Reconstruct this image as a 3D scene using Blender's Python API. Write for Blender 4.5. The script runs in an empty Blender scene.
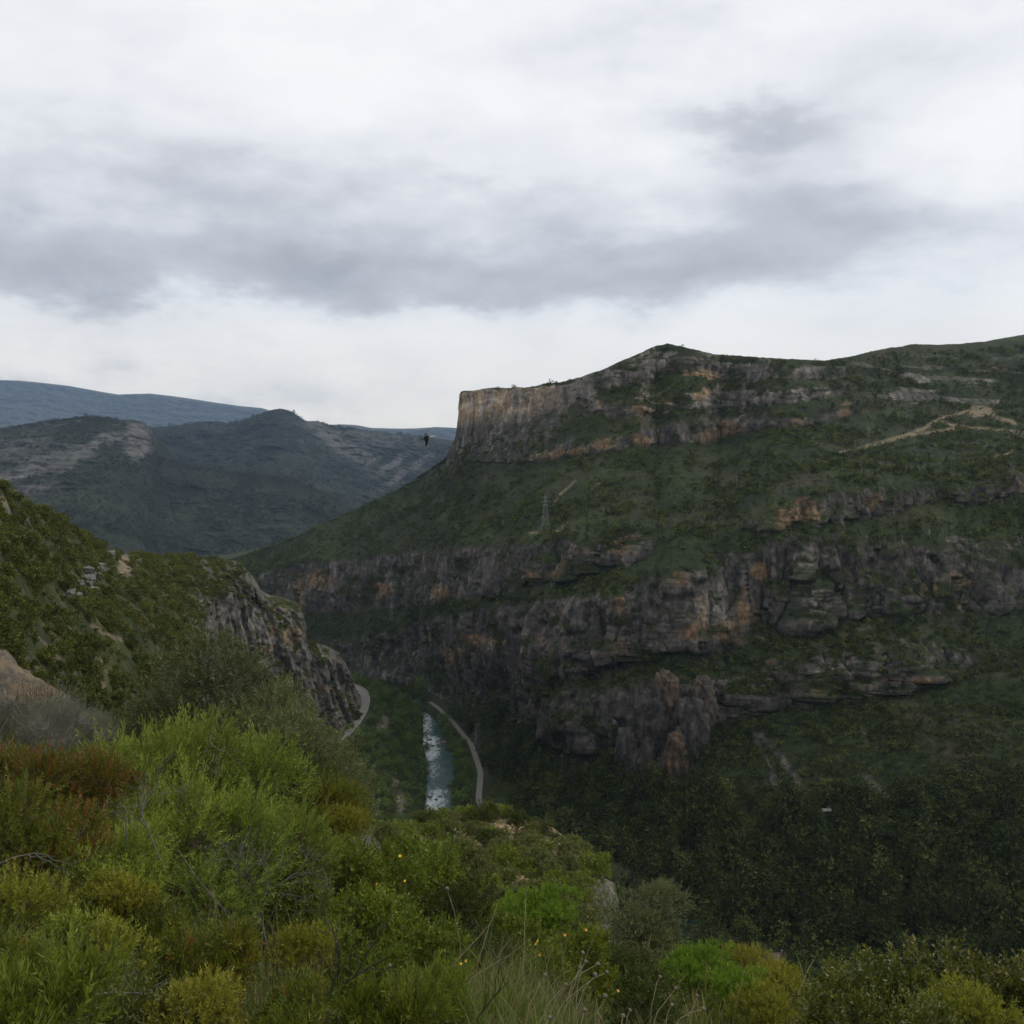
# picture point, half-widths in picture points, darkness
SKY_BLOBS = [
    (40, 262, 330, 48, .66), (420, 288, 250, 32, .54), (640, 270, 150, 38, .50), (790, 240, 130, 46, .34),
    (745, 130, 115, 26, .60), (830, 185, 120, 50, .32), (970, 232, 150, 42, .42),
    (40, 170, 260, 64, .40), (330, 195, 190, 54, .28), (650, 40, 170, 38, .26), (940, 60, 130, 44, .18),
    (120, 30, 220, 44, .10), (480, 230, 140, 44, .20), (560, 200, 130, 30, .12),
]
SKY_GAIN = 10.3
SUN_E = 1.5
EXPOSURE = 0.0
HAZE_TOP = 1700
HAZE_D = 3.2e-5
HAZE_COL = (.50, .70, 1.0, 1)
import bpy, math, random
import numpy as np
from math import radians as R

sc = bpy.context.scene
COL = sc.collection
rng = np.random.default_rng(11)

# ------------------------------------------------------------------ camera
F = 1024.0
PITCH = math.atan(42.0 / F)
CP, SP = math.cos(PITCH), math.sin(PITCH)
CAMZ = 200.0            # metres above the river
cam = bpy.data.cameras.new("camera")
cam.sensor_width = 36.0
cam.lens = 36.0
cam.clip_start = 0.1
cam.clip_end = 60000.0
camo = bpy.data.objects.new("camera", cam)
COL.objects.link(camo)
camo.location = (0, 0, CAMZ)
camo.rotation_euler = (math.pi / 2 - PITCH, 0, 0)
sc.camera = camo


def uw(px, py):
    """slopes dx/dy and dz/dy of the sight line through a picture point"""
    x = (np.asarray(px, float) - 512) / F
    y = (512 - np.asarray(py, float)) / F
    k = CP + SP * y
    return x / k, (CP * y - SP) / k


def at(px, py, Y):
    u, w = uw(px, py)
    return np.stack(np.broadcast_arrays(u * Y, np.asarray(Y, float) + 0 * u, CAMZ + w * Y), -1)


def at_z(px, py, z):
    u, w = uw(px, py)
    Y = (z - CAMZ) / w
    return at(px, py, Y)


def project(P):
    d = P - np.array([0, 0, CAMZ])
    fy = d[..., 1] * CP - d[..., 2] * SP
    uy = d[..., 1] * SP + d[..., 2] * CP
    return 512 + F * d[..., 0] / fy, 512 - F * uy / fy


# ------------------------------------------------------------------ noise
def _hash(ix, iy, iz, seed):
    h = (ix * np.uint32(374761393) + iy * np.uint32(668265263) + iz * np.uint32(2147483647 - 1274126177 % 97)
         + np.uint32((seed * 974634721 + 12345) & 0xFFFFFFFF))
    h = (h ^ (h >> np.uint32(13))) * np.uint32(1274126177)
    h = (h ^ (h >> np.uint32(16))) * np.uint32(2246822519)
    h = h ^ (h >> np.uint32(15))
    return h


def vnoise(P, seed=0):
    """gradient noise, about -0.7 .. 0.7"""
    P = np.asarray(P, np.float64)
    shp = P.shape[:-1]
    P = P.reshape(-1, 3)
    f = np.floor(P)
    i = f.astype(np.int64).astype(np.uint32)
    t = (P - f).astype(np.float32)
    s = t * t * t * (t * (t * 6 - 15) + 10)
    out = np.zeros(len(P), np.float32)
    for dx in (0, 1):
        wx = s[:, 0] if dx else 1 - s[:, 0]
        for dy in (0, 1):
            wy = s[:, 1] if dy else 1 - s[:, 1]
            for dz in (0, 1):
                wz = s[:, 2] if dz else 1 - s[:, 2]
                h = _hash(i[:, 0] + np.uint32(dx), i[:, 1] + np.uint32(dy), i[:, 2] + np.uint32(dz), seed)
                gx = (h & np.uint32(1023)).astype(np.float32) / 511.5 - 1
                gy = ((h >> np.uint32(10)) & np.uint32(1023)).astype(np.float32) / 511.5 - 1
                gz = ((h >> np.uint32(20)) & np.uint32(1023)).astype(np.float32) / 511.5 - 1
                out += wx * wy * wz * (gx * (t[:, 0] - dx) + gy * (t[:, 1] - dy) + gz * (t[:, 2] - dz))
    return out.reshape(shp)


def fbm(P, scale, octaves=4, seed=0, gain=0.5, ridged=False):
    """scale: wavelength in metres, a number or one per axis"""
    P = np.asarray(P, np.float64) / np.asarray(scale, float)
    a, tot, out = 1.0, 0.0, 0.0
    for o in range(octaves):
        n = vnoise(P * (2.03 ** o) + 17.3 * o, seed + 31 * o) * 1.5
        if ridged:
            n = 1 - 2 * np.abs(n)
        out = out + a * n
        tot += a
        a *= gain
    return out / tot


def sstep(a, b, x):
    t = np.clip((np.asarray(x, float) - a) / (b - a), 0, 1)
    return t * t * (3 - 2 * t)


def lerp(a, b, t):
    t = np.asarray(t)[..., None]
    return np.asarray(a) * (1 - t) + np.asarray(b) * t


# ------------------------------------------------------------------ mesh helpers
def mesh_np(name, V, faces, attrs=None, smooth=True):
    """V (n,3); faces: list of integer arrays (m,3) or (m,4)"""
    me = bpy.data.meshes.new(name)
    V = np.ascontiguousarray(V, np.float32)
    faces = [np.asarray(f, np.int32) for f in faces if len(f)]
    loops = np.concatenate([f.ravel() for f in faces])
    sizes = np.concatenate([np.full(len(f), f.shape[1], np.int32) for f in faces])
    starts = np.concatenate([[0], np.cumsum(sizes)[:-1]]).astype(np.int32)
    me.vertices.add(len(V))
    me.vertices.foreach_set("co", V.ravel())
    me.loops.add(len(loops))
    me.loops.foreach_set("vertex_index", loops)
    me.polygons.add(len(sizes))
    me.polygons.foreach_set("loop_start", starts)
    me.update(calc_edges=True)
    me.polygons.foreach_set("use_smooth", np.full(len(sizes), bool(smooth)))
    for k, a in (attrs or {}).items():
        a = np.asarray(a, np.float32)
        if a.ndim == 1:
            at_ = me.attributes.new(k, 'FLOAT', 'POINT')
            at_.data.foreach_set("value", a)
        else:
            at_ = me.attributes.new(k, 'FLOAT_COLOR', 'POINT')
            if a.shape[1] == 3:
                a = np.concatenate([a, np.ones((len(a), 1), np.float32)], 1)
            at_.data.foreach_set("color", np.ascontiguousarray(a).ravel())
    return me


def link(name, me, mat=None, parent=None, loc=None, rotz=0.0, scale=None):
    o = bpy.data.objects.new(name, me)
    if mat is not None and me is not None and len(me.materials) == 0:
        me.materials.append(mat)
    COL.objects.link(o)
    if parent is not None:
        o.parent = parent
    if loc is not None:
        o.location = [float(c) for c in loc]
    o.rotation_euler[2] = rotz
    if scale is not None:
        o.scale = scale if hasattr(scale, '__len__') else (scale,) * 3
    return o


def tag(o, label=None, cat=None, group=None, kind=None):
    for k, v in (('label', label), ('category', cat), ('group', group), ('kind', kind)):
        if v:
            o[k] = v
    return o


def thing(name, label, cat, loc=(0, 0, 0), rotz=0.0, scale=None, group=None):
    return tag(link(name, None, None, None, loc, rotz, scale), label, cat, group)


def grid_faces(nr, nc):
    r, c = np.meshgrid(np.arange(nr - 1), np.arange(nc - 1), indexing='ij')
    a = (r * nc + c).ravel()
    return np.stack([a, a + 1, a + nc + 1, a + nc], -1)


def grid_normals(P):
    du = np.gradient(P, axis=1)
    dv = np.gradient(P, axis=0)
    n = np.cross(du, dv)
    n /= np.linalg.norm(n, axis=-1, keepdims=True) + 1e-9
    n[n[..., 2] < 0] *= -1
    return n


class MB:
    """collects tubes and boxes into one mesh"""
    def __init__(self):
        self.v, self.f4, self.f3, self.n = [], [], [], 0

    def add(self, V, f4=None, f3=None):
        V = np.asarray(V, float).reshape(-1, 3)
        self.v.append(V)
        if f4 is not None and len(f4):
            self.f4.append(np.asarray(f4) + self.n)
        if f3 is not None and len(f3):
            self.f3.append(np.asarray(f3) + self.n)
        self.n += len(V)
        return self

    def tubes(self, A, B, ra, rb, sides=4):
        A, B = np.asarray(A, float).reshape(-1, 3), np.asarray(B, float).reshape(-1, 3)
        n = len(A)
        ra, rb = np.broadcast_to(ra, n), np.broadcast_to(rb, n)
        d = B - A
        d /= np.linalg.norm(d, axis=1, keepdims=True) + 1e-9
        ref = np.where(np.abs(d[:, 2:3]) > .9, [[1.0, 0, 0]], [[0, 0, 1.0]])
        s = np.cross(d, ref)
        s /= np.linalg.norm(s, axis=1, keepdims=True) + 1e-9
        t = np.cross(d, s)
        an = np.arange(sides) * 2 * math.pi / sides
        ring = s[:, None] * np.cos(an)[None, :, None] + t[:, None] * np.sin(an)[None, :, None]
        V = np.concatenate([A[:, None] + ring * ra[:, None, None], B[:, None] + ring * rb[:, None, None]], 1)
        k = np.arange(sides)
        q = np.stack([k, (k + 1) % sides, (k + 1) % sides + sides, k + sides], -1)
        Fq = (np.arange(n) * 2 * sides)[:, None, None] + q[None]
        return self.add(V.reshape(-1, 3), Fq.reshape(-1, 4))

    def path(self, pts, radii, sides=5):
        pts = np.asarray(pts, float)
        n = len(pts)
        d = np.gradient(pts, axis=0)
        d /= np.linalg.norm(d, axis=1, keepdims=True) + 1e-9
        ref = np.array([0.31, 0.17, 0.93]) if abs(d[:, 2].mean()) < .8 else np.array([0.95, 0.2, 0.2])
        s = np.cross(d, ref)
        s /= np.linalg.norm(s, axis=1, keepdims=True) + 1e-9
        t = np.cross(d, s)
        an = np.arange(sides) * 2 * math.pi / sides
        ring = s[:, None] * np.cos(an)[None, :, None] + t[:, None] * np.sin(an)[None, :, None]
        V = pts[:, None] + ring * np.broadcast_to(radii, n)[:, None, None]
        k = np.arange(sides)
        q = np.stack([k, (k + 1) % sides, (k + 1) % sides + sides, k + sides], -1)
        Fq = (np.arange(n - 1) * sides)[:, None, None] + q[None]
        return self.add(V.reshape(-1, 3), Fq.reshape(-1, 4))

    def box(self, lo, hi):
        x0, y0, z0 = lo
        x1, y1, z1 = hi
        V = [(x0, y0, z0), (x1, y0, z0), (x1, y1, z0), (x0, y1, z0), (x0, y0, z1), (x1, y0, z1), (x1, y1, z1), (x0, y1, z1)]
        return self.add(V, [(0, 3, 2, 1), (4, 5, 6, 7), (0, 1, 5, 4), (1, 2, 6, 5), (2, 3, 7, 6), (3, 0, 4, 7)])

    def mesh(self, name, smooth=False, attrs=None):
        V = np.concatenate(self.v)
        return mesh_np(name, V, ([np.concatenate(self.f4)] if self.f4 else []) + ([np.concatenate(self.f3)] if self.f3 else []), attrs, smooth)


# ------------------------------------------------------------------ materials
def new_mat(name):
    m = bpy.data.materials.new(name)
    m.use_nodes = True
    nt = m.node_tree
    nt.nodes.clear()
    return m, nt


def nd(nt, typ, **kw):
    n = nt.nodes.new(typ)
    for k, v in kw.items():
        if k.startswith('i_'):
            n.inputs[k[2:].replace('_', ' ')].default_value = v
        else:
            setattr(n, k, v)
    return n


def out_to(nt, shader):
    o = nd(nt, 'ShaderNodeOutputMaterial')
    nt.links.new(shader, o.inputs['Surface'])


def mixc(nt, fac, a, b, blend='MIX'):
    n = nd(nt, 'ShaderNodeMix', data_type='RGBA', blend_type=blend)
    for sock, val in ((n.inputs[0], fac), (n.inputs[6], a), (n.inputs[7], b)):
        if hasattr(val, 'links'):
            nt.links.new(val, sock)
        elif hasattr(val, '__len__'):
            sock.default_value = (*val[:3], 1)
        else:
            sock.default_value = val
    return n.outputs[2]


def mth(nt, op, a, b=None, c=None):
    n = nd(nt, 'ShaderNodeMath', operation=op)
    for k, val in enumerate((a, b, c)):
        if val is None:
            continue
        if hasattr(val, 'links'):
            nt.links.new(val, n.inputs[k])
        else:
            n.inputs[k].default_value = val
    return n.outputs[0]


def noise_tex(nt, scale, detail=4.0, rough=0.55, vec=None):
    n = nd(nt, 'ShaderNodeTexNoise')
    n.inputs['Scale'].default_value = scale
    n.inputs['Detail'].default_value = detail
    n.inputs['Roughness'].default_value = rough
    if vec is not None:
        nt.links.new(vec, n.inputs['Vector'])
    return n.outputs['Fac']


def maprange(nt, v, a, b, c, d):
    n = nd(nt, 'ShaderNodeMapRange')
    nt.links.new(v, n.inputs[0])
    for k, x in enumerate((a, b, c, d)):
        n.inputs[k + 1].default_value = x
    return n.outputs[0]


def terrain_mat(name, fine=0.6, bump=0.6, bdist=0.4):
    """base colour = the 'tone' attribute broken up by fine noise (fine: cycles per metre)"""
    m, nt = new_mat(name)
    a = nd(nt, 'ShaderNodeAttribute', attribute_name='tone')
    co = nd(nt, 'ShaderNodeTexCoord').outputs['Object']
    n1 = noise_tex(nt, fine, 5, .65, co)
    n2 = noise_tex(nt, fine * .17, 4, .6, co)
    k = mth(nt, 'MULTIPLY', maprange(nt, n1, .3, .7, .55, 1.45), maprange(nt, n2, .3, .7, .75, 1.25))
    cmb = nd(nt, 'ShaderNodeCombineColor')
    for s in range(3):
        nt.links.new(k, cmb.inputs[s])
    c = mixc(nt, 1.0, a.outputs['Color'], cmb.outputs[0], 'MULTIPLY')
    # water streaks and cracks running down bare rock
    ra = nd(nt, 'ShaderNodeAttribute', attribute_name='rock')
    mp = nd(nt, 'ShaderNodeMapping')
    mp.inputs['Scale'].default_value = (1, 1, .30)
    nt.links.new(co, mp.inputs[0])
    n3 = noise_tex(nt, fine * .9, 5, .7, mp.outputs[0])
    st = maprange(nt, n3, .36, .62, .45, 1.30)
    st = mth(nt, 'ADD', mth(nt, 'MULTIPLY', ra.outputs['Fac'], st), mth(nt, 'SUBTRACT', 1.0, ra.outputs['Fac']))
    cm2 = nd(nt, 'ShaderNodeCombineColor')
    for s in range(3):
        nt.links.new(st, cm2.inputs[s])
    c = mixc(nt, 1.0, c, cm2.outputs[0], 'MULTIPLY')
    b = nd(nt, 'ShaderNodeBsdfPrincipled')
    nt.links.new(c, b.inputs['Base Color'])
    b.inputs['Roughness'].default_value = .92
    b.inputs['Specular IOR Level'].default_value = .15
    bp = nd(nt, 'ShaderNodeBump')
    bp.inputs['Strength'].default_value = bump
    bp.inputs['Distance'].default_value = bdist
    nt.links.new(mth(nt, 'ADD', n1, mth(nt, 'MULTIPLY', n3, 1.6)), bp.inputs['Height'])
    nt.links.new(bp.outputs[0], b.inputs['Normal'])
    out_to(nt, b.outputs[0])
    return m


def leaf_mat(name, ca, cb, cc, trans=.3, rough=.5, spread=.22, spec=.3, mid=.5):
    """leaf colour from the per-leaf 'tint' value; whole plants differ a little from each other"""
    m, nt = new_mat(name)
    a = nd(nt, 'ShaderNodeAttribute', attribute_name='tint')
    cr = nd(nt, 'ShaderNodeValToRGB')
    e = cr.color_ramp.elements
    e[0].color, e[1].color = (*ca, 1), (*cc, 1)
    e.new(mid).color = (*cb, 1)
    nt.links.new(a.outputs['Fac'], cr.inputs[0])
    oi = nd(nt, 'ShaderNodeObjectInfo')
    h = nd(nt, 'ShaderNodeHueSaturation')
    nt.links.new(cr.outputs[0], h.inputs['Color'])
    nt.links.new(maprange(nt, oi.outputs['Random'], 0, 1, 1 - spread, 1 + spread), h.inputs['Value'])
    nt.links.new(maprange(nt, mth(nt, 'FRACT', mth(nt, 'MULTIPLY', oi.outputs['Random'], 7.3)), 0, 1, .49, .51), h.inputs['Hue'])
    b = nd(nt, 'ShaderNodeBsdfPrincipled')
    nt.links.new(h.outputs[0], b.inputs['Base Color'])
    b.inputs['Roughness'].default_value = rough
    b.inputs['Specular IOR Level'].default_value = spec
    if trans > 0:
        t = nd(nt, 'ShaderNodeBsdfTranslucent')
        nt.links.new(mixc(nt, 1.0, h.outputs[0], (1.25, 1.2, .5), 'MULTIPLY'), t.inputs['Color'])
        mx = nd(nt, 'ShaderNodeMixShader')
        mx.inputs[0].default_value = trans
        nt.links.new(b.outputs[0], mx.inputs[1])
        nt.links.new(t.outputs[0], mx.inputs[2])
        out_to(nt, mx.outputs[0])
    else:
        out_to(nt, b.outputs[0])
    return m


def plain_mat(name, col, col2=None, scale=8.0, rough=.7, spec=.3, bump=0.0):
    m, nt = new_mat(name)
    b = nd(nt, 'ShaderNodeBsdfPrincipled')
    co = nd(nt, 'ShaderNodeTexCoord').outputs['Object']
    n = noise_tex(nt, scale, 5, .6, co)
    c2 = col2 or tuple(x * .65 for x in col)
    nt.links.new(mixc(nt, maprange(nt, n, .3, .7, 0, 1), col, c2), b.inputs['Base Color'])
    b.inputs['Roughness'].default_value = rough
    b.inputs['Specular IOR Level'].default_value = spec
    if bump:
        bp = nd(nt, 'ShaderNodeBump')
        bp.inputs['Strength'].default_value = bump
        bp.inputs['Distance'].default_value = .05
        nt.links.new(n, bp.inputs['Height'])
        nt.links.new(bp.outputs[0], b.inputs['Normal'])
    out_to(nt, b.outputs[0])
    return m
# ------------------------------------------------------------------ sky, sun, air
SUN_EL, SUN_AZ = 52.0, 62.0      # azimuth: degrees to the right of straight ahead
world = bpy.data.worlds.new("World")
sc.world = world
world.use_nodes = True
nt = world.node_tree
nt.nodes.clear()
sky = nd(nt, 'ShaderNodeTexSky', sky_type='NISHITA')
sky.sun_disc = False
sky.sun_elevation = R(SUN_EL)
sky.sun_rotation = R(SUN_AZ)
sky.air_density = 1.2
sky.dust_density = 2.0
tc = nd(nt, 'ShaderNodeTexCoord')
sep = nd(nt, 'ShaderNodeSeparateXYZ')
nt.links.new(tc.outputs['Generated'], sep.inputs[0])
X, Y_, Z_ = sep.outputs
az = mth(nt, 'MULTIPLY', mth(nt, 'ARCTAN2', X, Y_), 57.2958)
el = mth(nt, 'MULTIPLY', mth(nt, 'ARCSINE', Z_), 57.2958)
# cloud deck coordinates: a flat layer overhead, bunched up towards the horizon
zz = mth(nt, 'MAXIMUM', mth(nt, 'ADD', Z_, .05), .03)
pc = nd(nt, 'ShaderNodeCombineXYZ')
nt.links.new(mth(nt, 'DIVIDE', X, zz), pc.inputs[0])
nt.links.new(mth(nt, 'MULTIPLY', mth(nt, 'DIVIDE', Y_, zz), .8), pc.inputs[1])
sphere = nd(nt, 'ShaderNodeCombineXYZ')
nt.links.new(mth(nt, 'MULTIPLY', az, .062), sphere.inputs[0])
nt.links.new(mth(nt, 'MULTIPLY', el, .128), sphere.inputs[1])
nA = noise_tex(nt, .55, 6, .55, pc.outputs[0])
nB = noise_tex(nt, 1.7, 6, .6, pc.outputs[0])
nC = noise_tex(nt, 1.1, 5, .55, sphere.outputs[0])
nD = noise_tex(nt, 3.2, 6, .6, sphere.outputs[0])
nE = noise_tex(nt, 1.7, 7, .54, sphere.outputs[0])
nG = noise_tex(nt, .75, 8, .6, sphere.outputs[0])
# wobble the shapes
azw = mth(nt, 'ADD', az, mth(nt, 'MULTIPLY', mth(nt, 'SUBTRACT', nC, .5), 14.0))
elw = mth(nt, 'ADD', el, mth(nt, 'ADD', mth(nt, 'MULTIPLY', mth(nt, 'SUBTRACT', nC, .5), 4.0),
                             mth(nt, 'MULTIPLY', mth(nt, 'SUBTRACT', nD, .5), 4.2)))


def blob(a0, e0, sa, se, amp):
    q = mth(nt, 'ADD', mth(nt, 'POWER', mth(nt, 'ABSOLUTE', mth(nt, 'DIVIDE', mth(nt, 'SUBTRACT', azw, a0), sa)), 2.0),
            mth(nt, 'POWER', mth(nt, 'ABSOLUTE', mth(nt, 'DIVIDE', mth(nt, 'SUBTRACT', elw, e0), se)), 2.0))
    return mth(nt, 'MULTIPLY', mth(nt, 'EXPONENT', mth(nt, 'MULTIPLY', q, -1.0)), amp)


def pxdeg(px, py):
    u, w = uw(px, py)
    return math.degrees(math.atan(u)), math.degrees(math.atan(w / math.hypot(1, u)))


acc = None
for px, py, spx, spy, amp in SKY_BLOBS:
    a0, e0 = pxdeg(px, py)
    b = blob(a0, e0, spx * .052, spy * .052, amp)
    acc = b if acc is None else mth(nt, 'ADD', acc, b)
# the flat underside of the deck: dark above it, clear strip below
under = maprange(nt, elw, 7.2, 9.6, 0.0, 1.0)
nt.nodes[-1].interpolation_type = 'SMOOTHSTEP'
tex = mth(nt, 'ADD', mth(nt, 'MULTIPLY', mth(nt, 'SUBTRACT', nA, .5), .95), mth(nt, 'MULTIPLY', mth(nt, 'SUBTRACT', nB, .5), .6))
tex = mth(nt, 'MULTIPLY', tex, maprange(nt, el, 6.0, 14.0, .2, .7))
tex = mth(nt, 'ADD', tex, mth(nt, 'MULTIPLY', mth(nt, 'ADD', mth(nt, 'MULTIPLY', mth(nt, 'SUBTRACT', nE, .5), .62), mth(nt, 'MULTIPLY', mth(nt, 'SUBTRACT', nG, .5), .40)), maprange(nt, el, 4.0, 10.0, .25, 1.0)))
acc = mth(nt, 'MULTIPLY', acc, maprange(nt, nE, .3, .7, .72, 1.30))
D = mth(nt, 'ADD', .07, mth(nt, 'MULTIPLY', acc, mth(nt, 'ADD', mth(nt, 'MULTIPLY', under, .92), .08)))
D = mth(nt, 'ADD', D, tex)
# thin grey streaks low on the left
D = mth(nt, 'ADD', D, mth(nt, 'MULTIPLY', mth(nt, 'MULTIPLY', maprange(nt, nD, .44, .64, 0, 1), maprange(nt, az, -30, 6, .75, 0.10)),
                          maprange(nt, el, 2.0, 9.0, 1.0, 0.0)))
D = mth(nt, 'MINIMUM', mth(nt, 'MAXIMUM', mth(nt, 'MULTIPLY', D, .70), -.1), 1.0)
cr = nd(nt, 'ShaderNodeValToRGB')
e = cr.color_ramp.elements
e[0].position, e[0].color = 0.0, (1.0, 1.0, 1.0, 1)
e[1].position, e[1].color = 1.0, (.30, .308, .352, 1)
e.new(.2).color = (.868, .876, .903, 1)
e.new(.45).color = (.60, .612, .660, 1)
nt.links.new(D, cr.inputs[0])
warm = maprange(nt, el, 1.0, 8.0, 1.0, 0.0)
cloud = mixc(nt, mth(nt, 'MULTIPLY', warm, .8), cr.outputs[0], (.97, .97, .93), 'MULTIPLY')
cloud = mixc(nt, maprange(nt, el, 0.0, 9.0, 1.0, 0.0), cloud, (1.15, 1.02, .845), 'MULTIPLY')
gain = nd(nt, 'ShaderNodeVectorMath', operation='SCALE')
nt.links.new(cloud, gain.inputs[0])
# the horizon is seen through kilometres of air, the cloud there is that much brighter
nt.links.new(maprange(nt, el, 0.0, 8.0, SKY_GAIN * 1.22, SKY_GAIN), gain.inputs['Scale'])
tot = mixc(nt, .95, sky.outputs[0], gain.outputs[0])
bg = nd(nt, 'ShaderNodeBackground')
bg.inputs['Strength'].default_value = .1
nt.links.new(tot, bg.inputs['Color'])
wo = nd(nt, 'ShaderNodeOutputWorld')
nt.links.new(bg.outputs[0], wo.inputs['Surface'])
world.cycles.sampling_method = 'MANUAL'
world.cycles.sample_map_resolution = 512

sun = bpy.data.lights.new("sun", 'SUN')
sun.energy = SUN_E
sun.angle = R(14)
sun.color = (1.0, .95, .87)
suno = bpy.data.objects.new("sun", sun)
COL.objects.link(suno)
suno.location = (0, 0, 900)
suno.rotation_euler = (R(90 - SUN_EL), 0, R(180 - SUN_AZ))

sc.view_settings.view_transform = 'Standard'
sc.view_settings.look = 'None'
sc.view_settings.exposure = EXPOSURE
sc.view_settings.gamma = 1
sc.view_settings.use_curve_mapping = False
sc.cycles.use_denoising = True
sc.cycles.denoiser = 'OPENIMAGEDENOISE'
sc.cycles.denoising_input_passes = 'RGB_ALBEDO_NORMAL'
sc.cycles.max_bounces = 4
sc.cycles.diffuse_bounces = 2
sc.cycles.glossy_bounces = 1
sc.cycles.transmission_bounces = 2
sc.cycles.volume_bounces = 0
sc.cycles.use_adaptive_sampling = True
sc.cycles.adaptive_threshold = .015
sc.cycles.sample_clamp_indirect = 4

# haze: one box of even, thin, pale air round everything
hz = MB().box((-19500, -2500, -6), (19500, 20500, HAZE_TOP)).mesh('haze')
m, nt = new_mat('haze')
pv = nd(nt, 'ShaderNodeVolumePrincipled')
pv.inputs['Color'].default_value = HAZE_COL
pv.inputs['Density'].default_value = HAZE_D
pv.inputs['Anisotropy'].default_value = .2
o_ = nd(nt, 'ShaderNodeOutputMaterial')
nt.links.new(pv.outputs[0], o_.inputs['Volume'])
if HAZE_D > 0:
    tag(link('haze', hz, m), None, None, None, 'stuff')
# ------------------------------------------------------------------ the land
ROCK = np.array([.088, .080, .071])
ROCK_D = np.array([.042, .039, .036])
ROCK_L = np.array([.165, .150, .132])
OCHRE = np.array([.185, .118, .060])
OCHRE_L = np.array([.270, .195, .115])
VEG = np.array([.016, .024, .007])
VEG_L = np.array([.029, .040, .011])
VEG_B = np.array([.042, .035, .019])
SOIL = np.array([.34, .27, .16])


def row(d, xs):
    k = sorted(d)
    return np.interp(xs, k, [d[i] for i in k])


def resample(P, counts, dens=None):
    """P (rows, cols, 3): subdivide between the rows"""
    out = []
    for i, n in enumerate(counts):
        t = np.arange(n) / n
        out.append(P[i][None] * (1 - t)[:, None, None] + P[i + 1][None] * t[:, None, None])
    out.append(P[-1][None])
    return np.concatenate(out, 0)


def smooth_cols(a, k):
    if k < 2:
        return a
    ker = np.hanning(k + 2)[1:-1]
    ker /= ker.sum()
    return np.apply_along_axis(lambda v: np.convolve(np.pad(v, (k // 2, k - 1 - k // 2), mode='edge'), ker, 'valid'), 1, a)


def seg_dist(px, py, pts):
    """distance in picture points from the projected vertices to a polyline"""
    d = np.full(px.shape, 1e9)
    for (x0, y0), (x1, y1) in zip(pts[:-1], pts[1:]):
        dx, dy = x1 - x0, y1 - y0
        t = np.clip(((px - x0) * dx + (py - y0) * dy) / (dx * dx + dy * dy + 1e-9), 0, 1)
        d = np.minimum(d, np.hypot(px - x0 - t * dx, py - y0 - t * dy))
    return d


def patch(px, py, cx, cy, rx, ry, wob):
    q = ((px - cx) / rx) ** 2 + ((py - cy) / ry) ** 2
    return sstep(1.5, .5, q + wob * 1.3)


LOFTS = {}


def finish_land(name, P, tone, rock, mat, smooth=True, keep=True):
    nr, nc = P.shape[:2]
    me = mesh_np(name, P.reshape(-1, 3), [grid_faces(nr, nc)[:, ::-1]], {'tone': tone.reshape(-1, 3), 'rock': np.asarray(rock).ravel()}, smooth)
    o = tag(link(name, me, mat), kind='structure')
    if keep:
        LOFTS[name] = (P, rock)
    return o


M_LAND = terrain_mat('limestone and scrub land', .35, .9, .9)
M_FAR = terrain_mat('distant land', .05, .6, 3.0)
M_NEARLAND = terrain_mat('near hillside earth', 4.0, .7, .06)

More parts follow.
